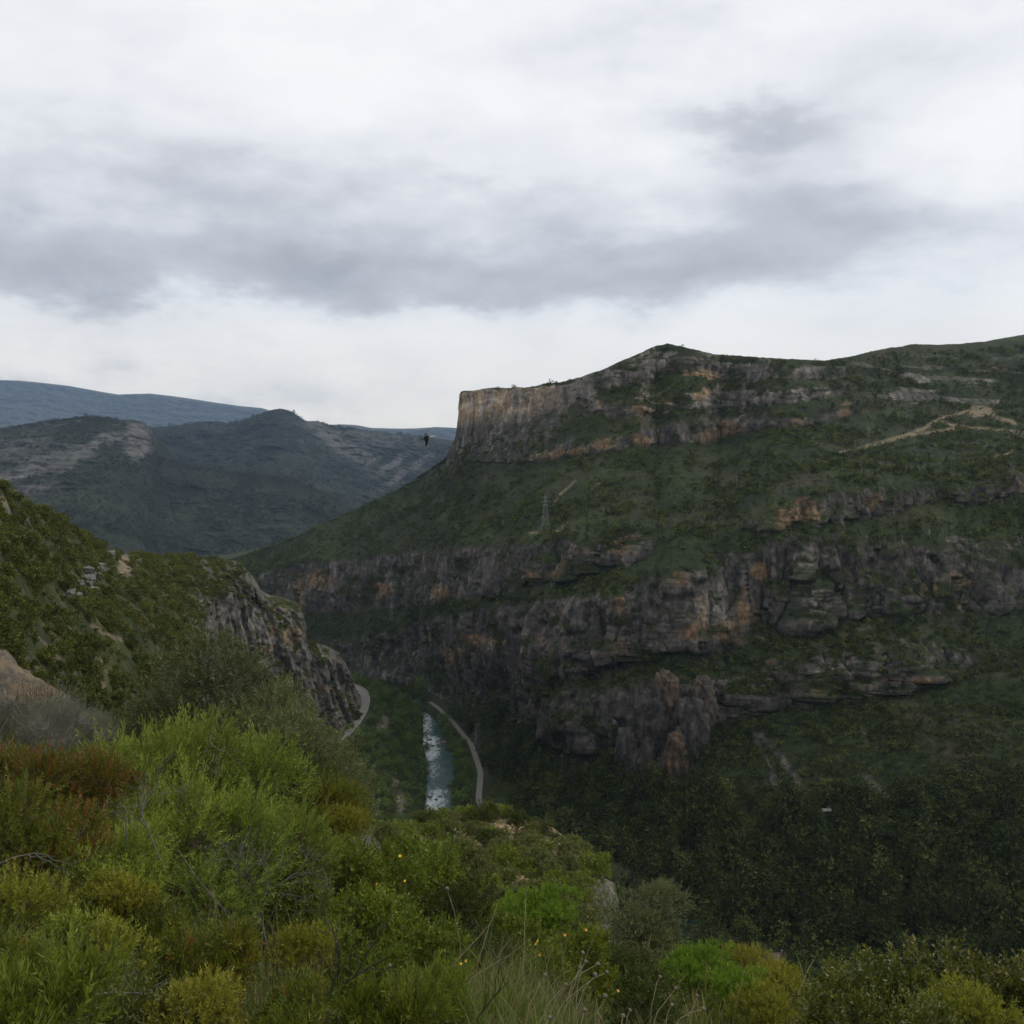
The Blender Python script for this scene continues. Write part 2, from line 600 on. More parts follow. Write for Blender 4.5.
# ---------------- the big hill across the gorge: valley foot, cliffs, terrace, mesa
xs = np.concatenate([np.arange(150, 440, 1.5), np.arange(440, 475, .6), np.arange(475, 1060, 1.35), np.arange(1060, 1420, 5)])
base_Y = row({150: 1150, 260: 1080, 300: 1020, 360: 960, 420: 905, 440: 850, 450: 828, 480: 692, 540: 580, 600: 522, 700: 470, 800: 430, 900: 405, 1024: 380, 1420: 320}, xs)
base_z = np.full(len(xs), 4.0)
rows = [
    # P0 foot of the lowest crags
    ({150: 686, 300: 686, 420: 684, 480: 700, 520: 718, 560: 745, 600: 754, 640: 772, 680: 768, 705: 735, 720: 722, 760: 702, 800: 700, 860: 694, 900: 686, 940: 676, 1024: 662, 1420: 640}, {150: .5, 480: .58, 640: .60, 760: .52, 1024: .5}),
    # P1 their top
    ({150: 682, 300: 682, 420: 680, 480: 690, 520: 694, 560: 702, 600: 692, 640: 682, 680: 672, 705: 676, 720: 674, 760: 655, 800: 648, 860: 650, 900: 648, 940: 644, 1024: 642, 1420: 610}, {150: .7, 480: 1.0, 560: 1.6, 600: 1.5, 690: 1.5, 720: .8, 760: 2.2, 900: 2.4, 960: 1.2, 1024: .9}),
    # L0 foot of the great wall
    ({150: 678, 300: 678, 420: 672, 480: 683, 520: 682, 560: 690, 600: 676, 640: 652, 680: 648, 720: 652, 745: 655, 780: 636, 800: 630, 840: 620, 900: 612, 960: 610, 1024: 602, 1420: 560}, {150: .6, 480: .9, 560: 1.1, 640: .95, 720: 1.0, 800: .85, 1024: .7}),
    # L1 its top
    ({150: 645, 300: 640, 360: 638, 420: 622, 480: 610, 540: 603, 600: 592, 640: 584, 680: 568, 740: 552, 780: 540, 840: 536, 900: 542, 960: 538, 1024: 530, 1420: 500}, {150: 1.3, 420: 1.6, 480: 2.0, 600: 2.2, 680: 3.2, 780: 3.0, 860: 1.8, 1024: 1.5}),
    # U0 foot of the upper band
    ({150: 625, 260: 606, 300: 613, 360: 612, 420: 603, 480: 597, 540: 590, 600: 575, 640: 562, 655: 555, 700: 550, 740: 538, 775: 531, 815: 523, 860: 520, 880: 514, 920: 503, 950: 505, 1024: 492, 1420: 470}, {150: .45, 480: .5, 600: .5, 700: .45, 800: .6, 1024: .8}),
    # U1 the rim
    ({150: 596, 200: 585, 260: 573, 300: 563, 360: 556, 420: 550, 480: 545, 540: 541, 600: 535, 640: 530, 655: 541, 700: 544, 740: 529, 772: 504, 800: 496, 870: 487, 925: 484, 960: 485, 1024: 474, 1420: 450}, {150: 1.6, 300: 2.2, 420: 2.0, 560: 2.3, 640: 1.8, 655: .5, 740: .5, 772: 2.2, 880: 2.2, 925: 1.3, 960: 2.2, 1024: 2.0}),
    # T half way up the terrace
    ({150: 590, 200: 575, 250: 558, 300: 541, 350: 522, 400: 506, 450: 496, 520: 500, 600: 492, 700: 492, 760: 477, 800: 462, 860: 448, 905: 440, 960: 432, 1024: 428, 1420: 410}, {150: .32, 600: .3, 760: .24, 900: .2, 1024: .18}),
    # M0 foot of the lower mesa tier
    ({150: 588, 200: 573, 250: 556, 300: 537, 350: 515, 400: 494, 430: 477, 448: 467, 460: 463, 512: 464, 540: 462, 600: 456, 640: 447, 690: 445, 700: 447, 735: 436, 760: 433, 800: 429, 845: 419, 905: 404, 960: 404, 1024: 402, 1420: 385}, {150: .3, 448: .42, 600: .4, 800: .3, 905: .28, 1024: .25}),
    # M1 its top
    ({150: 587.5, 200: 572, 250: 555.5, 300: 536.5, 350: 514, 400: 493, 430: 475, 448: 464, 460: 456, 512: 459, 540: 453, 600: 442, 650: 430, 700: 421, 735: 419, 760: 421, 800: 416, 845: 406, 905: 395, 960: 392, 1024: 392, 1420: 370}, {150: .4, 448: .6, 470: .8, 512: 1.1, 560: 2.2, 700: 3.0, 800: 2.4, 860: 2.4, 905: 1.2, 960: .9, 1024: .9}),
    # N0 foot of the summit cliffs
    ({150: 587, 200: 571.5, 250: 555, 300: 536, 350: 513, 400: 492, 430: 473, 446: 462, 456: 450, 462: 448, 470: 446, 490: 438, 512: 428, 540: 419, 560: 413, 580: 405, 610: 418, 640: 417, 680: 412, 740: 408, 800: 403, 845: 396, 905: 386, 960: 384, 1024: 382, 1420: 355}, {150: .4, 512: .62, 600: .62, 700: .6, 800: .6, 1024: .42}),
    # NA, NB, N1: a tier, a green ledge, and the tier above it
    'NA', 'NB',
    # N1 their top
    ({150: 586.5, 200: 571, 250: 554.5, 300: 535.5, 350: 512.5, 400: 491, 430: 472, 446: 460, 452: 454, 456: 444, 459: 425, 461.5: 396, 470: 393, 512: 391, 560: 386, 600: 377, 640: 362, 668: 351, 690: 356, 720: 362, 760: 366, 800: 368, 850: 368, 905: 368, 960: 368, 1024: 362, 1420: 330}, {150: .4, 456: 5, 470: 6, 560: 5, 600: 2.4, 700: 2.0, 800: 1.6, 860: 1.0, 905: .8, 1024: .7}),
    # S the skyline
    ({150: 586, 200: 570.5, 250: 554, 300: 535, 350: 512, 400: 490, 430: 471, 446: 459, 452: 452, 456: 440, 459: 420, 461.5: 393, 464: 391.5, 490: 389.5, 520: 388.5, 560: 383, 600: 372, 630: 357.5, 655: 346.5, 668: 344, 690: 349, 720: 354.5, 760: 358.5, 800: 361, 825: 361.5, 850: 357, 880: 350, 910: 344.5, 960: 344, 985: 341, 1000: 338, 1024: 334, 1100: 322, 1420: 325}, {150: .4, 470: .5, 560: .6, 640: 1.2, 668: .9, 720: .6, 1024: .45}),
]
iN = rows.index('NA')
n0d, n1d, n1s = rows[iN - 1][0], rows[iN + 2][0], rows[iN + 2][1]
mixr = lambda f: {float(x): float((1 - f) * row(n0d, [x])[0] + f * row(n1d, [x])[0]) for x in sorted(set(n0d) | set(n1d))}
rows[iN] = (mixr(.36), {150: .4, 456: 5, 470: 6, 560: 5, 600: 3.2, 700: 3.0, 800: 2.4, 860: 1.6, 905: 1.1, 1024: .9})
rows[iN + 1] = (mixr(.62), {150: .4, 456: 5, 470: 6, 560: 5, 600: .62, 700: .5, 800: .48, 860: .5, 905: .45, 1024: .42})
rows[iN + 2] = (n1d, {150: .4, 456: 5, 470: 6, 560: 5, 600: 2.8, 700: 2.6, 800: 2.0, 860: 1.4, 905: 1.0, 1024: .8})
Yc, zc = base_Y.copy(), base_z.copy()
u_, _ = uw(xs, np.full(len(xs), 470.0))
ctrl = [np.stack([u_ * Yc, Yc, zc], -1)]
for ri, (pyd, sd) in enumerate(rows):
    py, s = row(pyd, xs), row(sd, xs)
    q1 = np.stack([xs, 0 * xs + 37 * ri, 0 * xs], -1)
    am = [8, 10, 10, 7, 7, 5][ri] * sstep(300, 380, xs) if ri < 6 else [0, 1.6, 2.4, 2.4, 2.2, 2.2, .8, .3][ri - 6] * np.where(ri >= 10, sstep(570, 620, xs), sstep(470, 520, xs)) * sstep(880, 800, xs)
    jit = am * (1.5 * fbm(q1, 30, 2, 400) + 1.1 * fbm(q1, 8, 3, 401))
    u_, w_ = uw(xs, py)
    s = np.maximum(s, w_ + .12)
    Yn = (zc - s * Yc - CAMZ) / (w_ - s)
    Yn = np.maximum(Yn, Yc + .8)
    # the band edges wander up and down; the land above does not inherit that
    u2, w2_ = uw(xs, py + jit)
    s2 = np.maximum(s, w2_ + .12)
    Yj = np.clip((zc - s2 * Yc - CAMZ) / (w2_ - s2), Yc + .4, Yn + 25)
    ctrl.append(np.stack([u2 * Yj, Yj, CAMZ + w2_ * Yj], -1))
    Yc, zc = Yn, CAMZ + w_ * Yn
# the far side, behind the skyline
top = ctrl[-1]
ctrl.append(top + np.stack([u_ * 60, np.full(len(xs), 60.0), np.full(len(xs), -6.0)], -1))
ctrl.append(top + np.stack([u_ * 420, np.full(len(xs), 420.0), -.30 * (top[:, 2])], -1))
b = top + np.stack([u_ * 900, np.full(len(xs), 900.0), 0 * top[:, 2]], -1)
b[:, 2] = -2
ctrl.append(b)
front = ctrl[0].copy()
front[:, 1] -= 25
front[:, 2] = -3
ctrl.insert(0, front)
P = np.array(ctrl)
P = resample(P, [4, 80, 50, 30, 70, 12, 40, 46, 40, 22, 26, 20, 10, 20, 18, 14, 20, 8])
NR_SKY = None
n0 = grid_normals(P)
steep = np.clip(1 - n0[..., 2], 0, 1)
# even out the sharp lines between the bands a little
for _ in range(2):
    Q = P.copy()
    Q[2:-2] = (P[:-4] + P[1:-3] * 2 + P[2:-2] * 3 + P[3:-1] * 2 + P[4:]) / 9
    P = Q
n0 = grid_normals(P)
steep = np.clip(1 - n0[..., 2], 0, 1)
k = np.ones(9) / 9
cliff = sstep(.30, .58, steep)
for _ in range(3):
    cliff[3:-3] = (cliff[:-6] + cliff[1:-5] + cliff[2:-4] + cliff[3:-3] + cliff[4:-2] + cliff[5:-1] + cliff[6:]) / 7
H = n0 * np.array([1, 1, 0])
H /= np.linalg.norm(H, axis=-1, keepdims=True) + 1e-6
skyw = np.ones(P.shape[:2])
# wander the cliff band edges so that no band is a ruled strip
lowz = sstep(250, 120, P[..., 2])
big = fbm(P, (105, 105, 300), 3, 3, .5, ridged=True)
spur = fbm(P, (150, 150, 420), 2, 8, .5, ridged=True)
but = fbm(P, (25, 25, 240), 3, 5, .55, ridged=True)
rib = fbm(P, (8, 8, 95), 4, 7, .6)
ledge = fbm(P + 14 * fbm(P, 60, 2, 21)[..., None], (160, 160, 9), 3, 9, .6)
chunk = fbm(P, (6, 6, 6), 4, 13, .65)
crack = fbm(P, (15, 15, 130), 3, 11, .5, ridged=True)
midw = lowz * (.72 + .28 * cliff) * sstep(250, 560, project(P)[0]) * np.where(xs[None] < 560, sstep(30, 85, P[..., 2]), sstep(8, 55, P[..., 2]))
high = sstep(215, 250, P[..., 2])
but = but * (1 - high) + high * fbm(P, (34, 34, 55), 4, 6, .55, ridged=True)
rib = rib * (1 - high) + high * fbm(P, (9, 9, 13), 4, 10, .6)
disp = midw * (11 * big + 13 * spur) + cliff * sstep(4, 30, P[..., 2]) * ((8.5 - 3.5 * high) * but + (4.0 - 1.6 * high) * rib + (.3 + high * (2.7 + 4.5 * sstep(560, 640, xs)[None])) * ledge + 2.3 * chunk - (5.0 - 2.5 * high) * sstep(.45, .85, crack))
disp *= (.55 + .45 * lowz) * (1 - .97 * high * sstep(800, 850, xs)[None])
gul = fbm(P, (70, 70, 70), 4, 15, .5, ridged=True)
bmp = fbm(P, 6.0, 3, 17, .6)
up = (1 - cliff) * (2.2 * gul + .9 * bmp)
P = P + H * disp[..., None]
P[..., 2] += up
n1 = grid_normals(P)
nz = n1[..., 2]
PX, PY = project(P)
wob = fbm(P, (40, 40, 25), 3, 33)
wob2 = fbm(P, (14, 14, 20), 3, 35)
wallz = sstep(-14, 2, PY - row(rows[3][0], PX)) * sstep(6, -10, PY - row(rows[0][0], PX)) * sstep(430, 500, PX) * sstep(1010, 960, PX)
rock = sstep(.70, .52, nz - (.12 - .07 * sstep(690, 740, PX)) * wallz + .20 * wob + .16 * wob2)
terr = sstep(4, -2, PY - row(rows[5][0], PX)) * sstep(-6, 4, PY - row(rows[7][0], PX))
rock = rock * (1 - .85 * terr)
vegp = sstep(.10, .34, fbm(P, (26, 26, 15), 3, 36) + .22 * wob2) * (1 - .8 * sstep(620, 520, PX) * sstep(235, 250, P[..., 2]))
vegp = np.maximum(vegp, sstep(800, 900, PX) * sstep(235, 250, P[..., 2]) * sstep(-.1, .2, fbm(P, (40, 40, 14), 3, 34)))
rock = rock * (1 - .9 * vegp)
ldg = sstep(-1, 3, PY - row(rows[4][0], PX) + 5 * wob2) * sstep(2, -4, PY - row(rows[3][0], PX) + 5 * wob2) * sstep(700, 650, PX) * sstep(270, 310, PX)
ldg = np.maximum(ldg, .7 * sstep(0, 5, PY - row(rows[2][0], PX) + 6 * wob2) * sstep(2, -4, PY - row(rows[1][0], PX) + 6 * wob2) * sstep(480, 540, PX))
rock = rock * (1 - .9 * ldg)
scree = sstep(.18, .38, fbm(P, (24, 24, 24), 4, 37)) * (1 - terr) * .55
for cx, cy, rx, ry, a in [(860, 640, 90, 14, .6), (990, 660, 60, 16, .75), (880, 625, 50, 10, .6), (740, 780, 60, 14, .35), (860, 820, 60, 8, .25),
                          (1000, 380, 70, 20, .5), (880, 380, 90, 16, .35), (960, 375, 60, 10, .5)]:
    rock = np.maximum(rock, a * patch(PX, PY, cx, cy, rx, ry, wob2 * 2.2) * sstep(-.1, .25, wob2 + .5 * fbm(P, 5, 2, 39)))
for pts, wd in [([(760, 735), (785, 762), (800, 785), (812, 815)], 4), ([(752, 730), (770, 765), (778, 800)], 2.5), ([(865, 775), (885, 795), (893, 805)], 3),
                ([(862, 730), (868, 745)], 2.5)]:
    rock = np.maximum(rock, .95 * sstep(wd + 1.5, wd * .3, seg_dist(PX, PY, pts) + 3 * wob2))
beds = fbm(P + 6 * fbm(P, 90, 2, 22)[..., None], (150, 150, 8), 3, 23, .6)
hb = sstep(238, 250, P[..., 2]) * sstep(575, 630, PX)
rock = rock * (1 - high * sstep(815, 870, PX) * sstep(409, 400, PY))
rock = rock * (1 - .85 * hb * sstep(.08, .26, beds + .25 * wob2))
rock = np.maximum(rock, .8 * hb * sstep(830, 900, PX) * sstep(.10, .24, -beds + .3 * wob2) * sstep(352, 362, PY) * sstep(408, 398, PY))
rock = np.clip(rock, 0, 1)
# colours of the ground itself
streak = fbm(P, (6, 6, 60), 3, 41)
tonen = fbm(P, (30, 30, 30), 3, 43)
rc = lerp(ROCK, ROCK_D, sstep(-.05, .40, streak + .5 * tonen))
rc = lerp(rc, ROCK_L, sstep(.10, .45, -streak * .7 - tonen + .25 * wob2))
och = sstep(.34, .70, fbm(P, (22, 22, 34), 3, 45) + .45 * fbm(P, (6, 6, 22), 2, 46)) * .6
upper = sstep(240, 262, P[..., 2])
for cx, cy, rx, ry in [(728, 630, 17, 14), (742, 612, 14, 14), (692, 632, 12, 8), (705, 610, 5, 16), (678, 700, 8, 13), (705, 705, 7, 10), (673, 765, 5, 12), (660, 768, 4, 9),
                       (800, 512, 24, 14), (780, 524, 8, 9), (864, 506, 8, 8), (880, 498, 6, 8), (790, 470, 2, 2), (843, 740, 11, 6), (813, 724, 6, 4), (795, 742, 6, 4),
                       (820, 690, 9, 7), (850, 637, 5, 8), (818, 640, 4, 7), (790, 680, 4, 5), (920, 680, 10, 5), (884, 680, 6, 4), (933, 678, 4, 4), (955, 672, 5, 3),
                       (930, 590, 14, 6), (965, 582, 10, 7), (955, 605, 8, 5), (728, 432, 14, 14), (712, 440, 12, 10), (700, 375, 22, 6), (640, 408, 10, 10), (692, 395, 14, 8),
                       (665, 400, 12, 10), (845, 412, 5, 10), (868, 413, 20, 5), (796, 422, 5, 10), (600, 445, 16, 5), (575, 452, 20, 5), (640, 440, 18, 5), (545, 455, 14, 5),
                       (455, 655, 12, 8), (475, 640, 14, 6), (620, 545, 12, 10), (560, 570, 8, 8), (530, 575, 6, 8), (440, 592, 10, 8), (380, 590, 12, 8), (318, 580, 12, 10),
                       (298, 590, 8, 16), (500, 640, 8, 5), (540, 640, 6, 4), (620, 600, 5, 12), (680, 575, 6, 10), (760, 570, 8, 8), (745, 590, 4, 4), (770, 660, 4, 6)]:
    och = np.maximum(och, .85 * patch(PX, PY, cx, cy, rx, ry, wob2 * 2.0 + 1.1 * streak) * sstep(-.45, .15, streak + .5 * wob2 + .15))
prow = upper * sstep(575, 520, PX) * sstep(-2, 4, row(rows[9][0], PX) - PY)
och = np.maximum(och, .52 * prow * sstep(-.3, .3, wob2 + tonen + .2))
rc = lerp(rc, lerp(OCHRE, OCHRE_L, sstep(-.2, .4, wob2)), och)
rc = rc * (1 + .55 * np.clip(fbm(P, (4.5, 4.5, 7), 3, 48, .65), -.7, .8) + .35 * upper * np.clip(beds, -.6, .6) * 1.6)[..., None]
rc = rc * (.86 + .55 * prow[..., None] + .72 * upper[..., None])      # the paler limestone of the summit cliffs
vg = lerp(VEG, VEG_L, sstep(-.1, .5, fbm(P, (60, 60, 30), 4, 47)))
vg = lerp(vg, VEG_B, .75 * sstep(.05, .45, fbm(P, (45, 45, 20), 4, 49)))
tone = lerp(vg, rc, rock)
# bare tracks and the sandy platform on the terrace
dirt = np.zeros(P.shape[:2])
for pts, wd in [([(858, 449), (885, 441), (905, 436), (925, 428), (938, 419), (955, 415), (975, 411), (990, 409)], 1.6), ([(905, 436), (945, 430), (955, 428)], 1.2),
                ([(938, 419), (947, 424), (965, 427), (1000, 430), (1040, 434)], 1.2), ([(985, 409), (997, 418), (1015, 423)], 2.2), ([(950, 465), (975, 462), (1004, 456), (1012, 451)], 1.0),
                ([(530, 533), (545, 532), (556, 531), (568, 532)], .7), ([(561, 531), (562, 524)], .8), ([(553, 505), (562, 492), (568, 488), (575, 481)], .7), ([(592, 488), (602, 481)], .8),
                ([(840, 452), (858, 449)], .8)]:
    dirt = np.maximum(dirt, sstep(wd + .9, wd * .5, seg_dist(PX, PY, pts) + 1.4 * wob2))
dirt = np.maximum(dirt, patch(PX, PY, 978, 412, 14, 6, wob2))
dirt *= terr
tone = lerp(tone, SOIL * np.array([.50, .50, .52]), dirt * .85)
MESA_ROWS = rows
MESA_PXY = (PX, PY)
finish_land('mesa_hill', P, tone, np.maximum(rock, dirt) * (1 - .65 * high), M_LAND)
LOFTS['mesa_hill'] = (P, np.maximum(rock, dirt))
MESA_P = P


# ---------------- distant hills
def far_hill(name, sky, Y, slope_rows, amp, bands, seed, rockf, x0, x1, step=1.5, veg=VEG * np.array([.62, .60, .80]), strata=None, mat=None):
    xs = np.arange(x0, x1, step)
    py = row(sky, xs)
    Ys = row(Y, xs)
    top = at(xs, py, Ys)
    u_ = top[:, 0] / top[:, 1]
    ctrl = []
    for dy, dz in slope_rows:
        kw = max(3, int(min(130, dy * .14) / step) | 1)
        ker = np.hanning(kw + 2)[1:-1]
        ker /= ker.sum()
        q = at(xs, np.convolve(np.pad(py, kw // 2, mode='edge'), ker, 'valid'), np.convolve(np.pad(Ys, kw // 2, mode='edge'), ker, 'valid'))
        q[:, 1] -= dy
        q[:, 0] -= dy * u_
        q[:, 2] -= dz
        ctrl.append(q)
    ctrl.append(top)
    bk = top.copy()
    bk[:, 1] += 600
    bk[:, 2] -= 260
    ctrl.append(bk)
    bk = bk.copy()
    bk[:, 1] += 900
    bk[:, 2] = -20
    ctrl.append(bk)
    P = resample(np.array(ctrl), bands)
    n = grid_normals(P)
    H = n * np.array([1, 1, 0])
    H /= np.linalg.norm(H, axis=-1, keepdims=True) + 1e-6
    dist = np.maximum(top[None, :, 2] - P[..., 2], 0)
    w = sstep(2, 60, dist)
    g1 = fbm(P, (420, 420, 600), 5, seed, .55, ridged=True)
    g2 = fbm(P, (60, 60, 30), 4, seed + 5, .6)
    H = H * np.array([.2, 1, 0])
    g3 = fbm(P, (120, 120, 90), 4, seed + 6, .6, ridged=True)
    P = P + H * (w * amp * (g1 + .45 * g3))[..., None]
    P[..., 2] += (.25 * w + .02) * amp * .35 * g2
    n1 = grid_normals(P)
    PX, PY = project(P)
    rk = rockf(P, PX, PY, n1)
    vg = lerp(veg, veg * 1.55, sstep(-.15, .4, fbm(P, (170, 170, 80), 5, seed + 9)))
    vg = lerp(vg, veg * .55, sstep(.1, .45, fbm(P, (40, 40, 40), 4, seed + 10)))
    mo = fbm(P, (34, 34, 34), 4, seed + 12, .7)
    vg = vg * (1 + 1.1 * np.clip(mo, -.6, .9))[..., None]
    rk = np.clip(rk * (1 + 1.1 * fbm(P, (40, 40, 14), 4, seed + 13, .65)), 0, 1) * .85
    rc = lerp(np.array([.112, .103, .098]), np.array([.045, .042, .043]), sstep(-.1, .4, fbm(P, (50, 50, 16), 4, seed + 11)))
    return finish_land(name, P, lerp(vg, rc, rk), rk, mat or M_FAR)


def rock_h1(P, PX, PY, n):
    a = fbm(P, (110, 110, 12), 4, 51) + .5 * fbm(P, (25, 25, 15), 3, 52)
    r = patch(PX, PY, 138, 440, 16, 18, .6 * a) * .9
    r = np.maximum(r, .75 * sstep(9, 3, np.abs(PY - row({60: 470, 100: 440, 130: 434, 150: 450}, PX)) + 8 * a) * sstep(40, 80, PX) * sstep(153, 148, PX))
    r = np.maximum(r, .9 * sstep(9, 2, np.abs(PY - row({0: 478, 30: 470, 70: 462}, PX)) + 8 * a) * sstep(78, 60, PX))
    r = np.maximum(r, .6 * sstep(10, 2, np.abs(PY - row({0: 494, 30: 488, 60: 488}, PX)) + 9 * a) * sstep(70, 55, PX))
    r = np.maximum(r, .35 * sstep(.0, .4, a) * sstep(440, 424, PY) * sstep(152, 146, PX))
    r = np.maximum(r, .5 * patch(PX, PY, 30, 450, 50, 14, a * 1.8))
    r = np.maximum(r, .95 * sstep(.30, .36, fbm(P, 16, 2, 53)) * patch(PX, PY, 113, 517, 14, 3, 0))
    return np.clip(r, 0, 1)


far_hill('cliff_topped_hill', {-250: 446, 0: 428, 20: 425, 40: 421.5, 62: 419, 80: 416.5, 95: 416, 110: 417.5, 118: 420, 132: 419.5, 142: 422, 147: 424.5, 149.5: 430, 151: 440, 153: 455, 175: 462,
         215: 470, 260: 474, 285: 479, 300: 482, 325: 493, 345: 504, 365: 514, 390: 524, 430: 540, 520: 560},
         {-250: 3000, 150: 3250, 160: 3200, 520: 2700}, [(1900, 560), (1350, 400), (800, 250), (340, 125), (80, 55)], 70, [40, 50, 60, 60, 40, 8, 8], 61, rock_h1, -250, 520)


def rock_h2(P, PX, PY, n):
    a = fbm(P, (300, 300, 60), 4, 55) + .6 * fbm(P, (60, 60, 40), 3, 56)
    d = (PX - 300) * .72 + (PY - 415)      # slanting beds on the right flank
    st = np.sin(d * .34 + 2.5 * fbm(P, 260, 2, 57))
    dd = np.abs(PY - row({300: 420, 330: 437, 360: 455, 372: 460}, PX))
    r = .75 * sstep(13, 4, dd + 9 * a) * sstep(296, 312, PX) * sstep(382, 366, PX)
    r = np.maximum(r, .65 * patch(PX, PY, 405, 472, 34, 24, a * 1.4) * sstep(-.2, .6, st))
    r = np.maximum(r, .35 * patch(PX, PY, 385, 440, 40, 12, a * 1.6))
    r = np.maximum(r, .18 * sstep(.05, .5, a))
    return np.clip(r, 0, 1)


far_hill('cone_topped_hill', {100: 432, 150: 427.5, 185: 425, 205: 421.5, 215: 421, 226: 423, 240: 421, 255: 415.5, 268: 411, 276: 409, 284: 409, 292: 412, 300: 417, 306: 421, 318: 421, 330: 425, 345: 428, 352: 427.5, 370: 431,
         400: 434, 430: 437, 450: 440, 480: 446, 560: 452, 700: 460},
         {100: 4600, 280: 4900, 450: 5200, 700: 5200}, [(3000, 740), (2000, 530), (1050, 315), (400, 140), (90, 42)], 130, [30, 50, 60, 60, 40, 8, 8], 71, rock_h2, 100, 700)
zero = lambda P, PX, PY, n: .10 * sstep(.1, .5, fbm(P, (500, 500, 120), 4, 58))
far_hill('long_blue_ridge', {-400: 372, -100: 376, 0: 380, 18: 380.5, 45: 383, 70: 386, 100: 391.5, 118: 394.5, 132: 394, 150: 393.5, 172: 396, 190: 398.5, 215: 402.5, 240: 406, 262: 408, 275: 412, 300: 420, 340: 436, 420: 446},
         {-400: 15000, 420: 15000}, [(7000, 1550), (4000, 950), (1600, 460), (400, 120)], 340, [20, 30, 40, 40, 8, 8], 81, zero, -400, 420, 2.0)
far_hill('low_blue_ridge', {200: 430, 300: 426.5, 325: 425, 342: 424.3, 356: 425, 372: 428, 400: 428.6, 418: 428.3, 436: 427, 452: 427.6, 480: 430, 560: 432, 700: 436, 900: 440},
         {200: 13500, 900: 13500}, [(6000, 900), (3400, 560), (1300, 260), (400, 95)], 220, [20, 30, 40, 40, 8, 8], 91, zero, 200, 900, 2.0)

# ---------------- left hillside that ends in a crag over the road
xs = np.concatenate([np.arange(-320, 0, 4), np.arange(0, 362.1, 1.2)])
sk_py = row({-320: 400, -150: 445, -60: 468, 0: 487, 8: 493, 20: 503, 35: 508, 60: 520, 80: 533, 100: 545, 115: 553, 130: 555, 150: 556, 180: 556, 205: 558, 232: 560, 240: 563, 247: 570, 254: 578, 261: 590, 270: 595, 285: 598, 296: 602,
             301: 608, 303: 636, 308: 642, 325: 645, 338: 652, 347: 665, 352: 678, 357: 692, 362: 700}, xs)
sk_Y = row({-320: 150, -100: 200, 0: 235, 60: 330, 100: 400, 130: 440, 180: 530, 210: 580, 240: 620, 262: 645, 300: 665, 303: 680, 330: 705, 357: 765, 362: 775}, xs)
md_py = row({-320: 520, 0: 590, 60: 612, 130: 622, 175: 640, 190: 640, 205: 600, 225: 592, 240: 598, 262: 625, 285: 640, 301: 650, 320: 668, 345: 690, 357: 697, 362: 702}, xs)
md_Y = row({-320: 100, 0: 165, 60: 215, 130: 280, 175: 330, 192: 380, 206: 520, 240: 590, 262: 628, 300: 650, 320: 682, 345: 722, 357: 750, 362: 765}, xs)
bs_py = row({-320: 640, 0: 700, 60: 700, 130: 705, 175: 715, 190: 730, 206: 745, 240: 760, 300: 745, 320: 738, 345: 735, 357: 705, 362: 706}, xs)
bs_Y = row({-320: 70, 0: 125, 60: 165, 130: 225, 175: 290, 192: 350, 206: 480, 240: 565, 300: 625, 320: 655, 345: 680, 357: 738, 362: 755}, xs)
T0, T1, T2 = at(xs, sk_py, sk_Y), at(xs, md_py, md_Y), at(xs, bs_py, bs_Y)
sk = T2.copy()
sk[:, 1] -= 40
sk[:, 2] -= 70
sk[:, 2] = np.maximum(sk[:, 2], 2)
bk = T0.copy()
bk[:, 1] += 45
bk[:, 0] -= 25
bk[:, 2] -= 14
bk2 = T0.copy()
bk2[:, 1] += 190
bk2[:, 0] -= 60
bk2[:, 2] = 5
P = resample(np.array([sk, T2, T1, T0, bk, bk2]), [14, 110, 110, 16, 10])
n0 = grid_normals(P)
n0s = n0
steep = 1 - np.abs(n0[..., 2])
pxc = np.broadcast_to(xs[None], P.shape[:2])
crag = sstep(178, 205, pxc + 26 * fbm(P, 45, 4, 101)) * sstep(.2, .5, steep)
# the crag bulges out in buttresses
H = np.array([.55, -.83, 0.0])
dist_top = np.maximum(T0[None, :, 2] - P[..., 2], 0)
but = fbm(P, (28, 28, 75), 4, 103, .55, ridged=True)
rib = fbm(P, (9, 9, 22), 4, 105, .6)
crk = fbm(P, (16, 16, 55), 3, 108, .5, ridged=True)
led = fbm(P + 8 * fbm(P, 30, 2, 106)[..., None], (90, 90, 10), 3, 107, .6)
chk = fbm(P, (5, 5, 4), 3, 109, .6)
P = P + H * (crag * sstep(0, 8, dist_top) * (12 * but + 4.2 * rib + 2.4 * led + 2.2 * chk - 4.5 * sstep(.45, .85, crk)))[..., None]
gr = fbm(P, (45, 45, 45), 4, 111, .5)
bm = fbm(P, (9, 9, 5), 3, 113, .6)
P[..., 2] += (1 - crag) * sstep(0, 12, dist_top) * (3.0 * gr + .8 * bm) + .3 * bm
n1 = grid_normals(P)
PX, PY = project(P)
wob, wob2 = fbm(P, (24, 24, 14), 3, 115), fbm(P, (7, 7, 7), 3, 117)
rock = np.clip(crag * sstep(.75, .5, n1[..., 2] + .2 * wob + .1 * wob2), 0, 1)
rock = np.maximum(rock, .9 * patch(PX, PY, 124, 566, 7, 12, wob2 * 1.4))
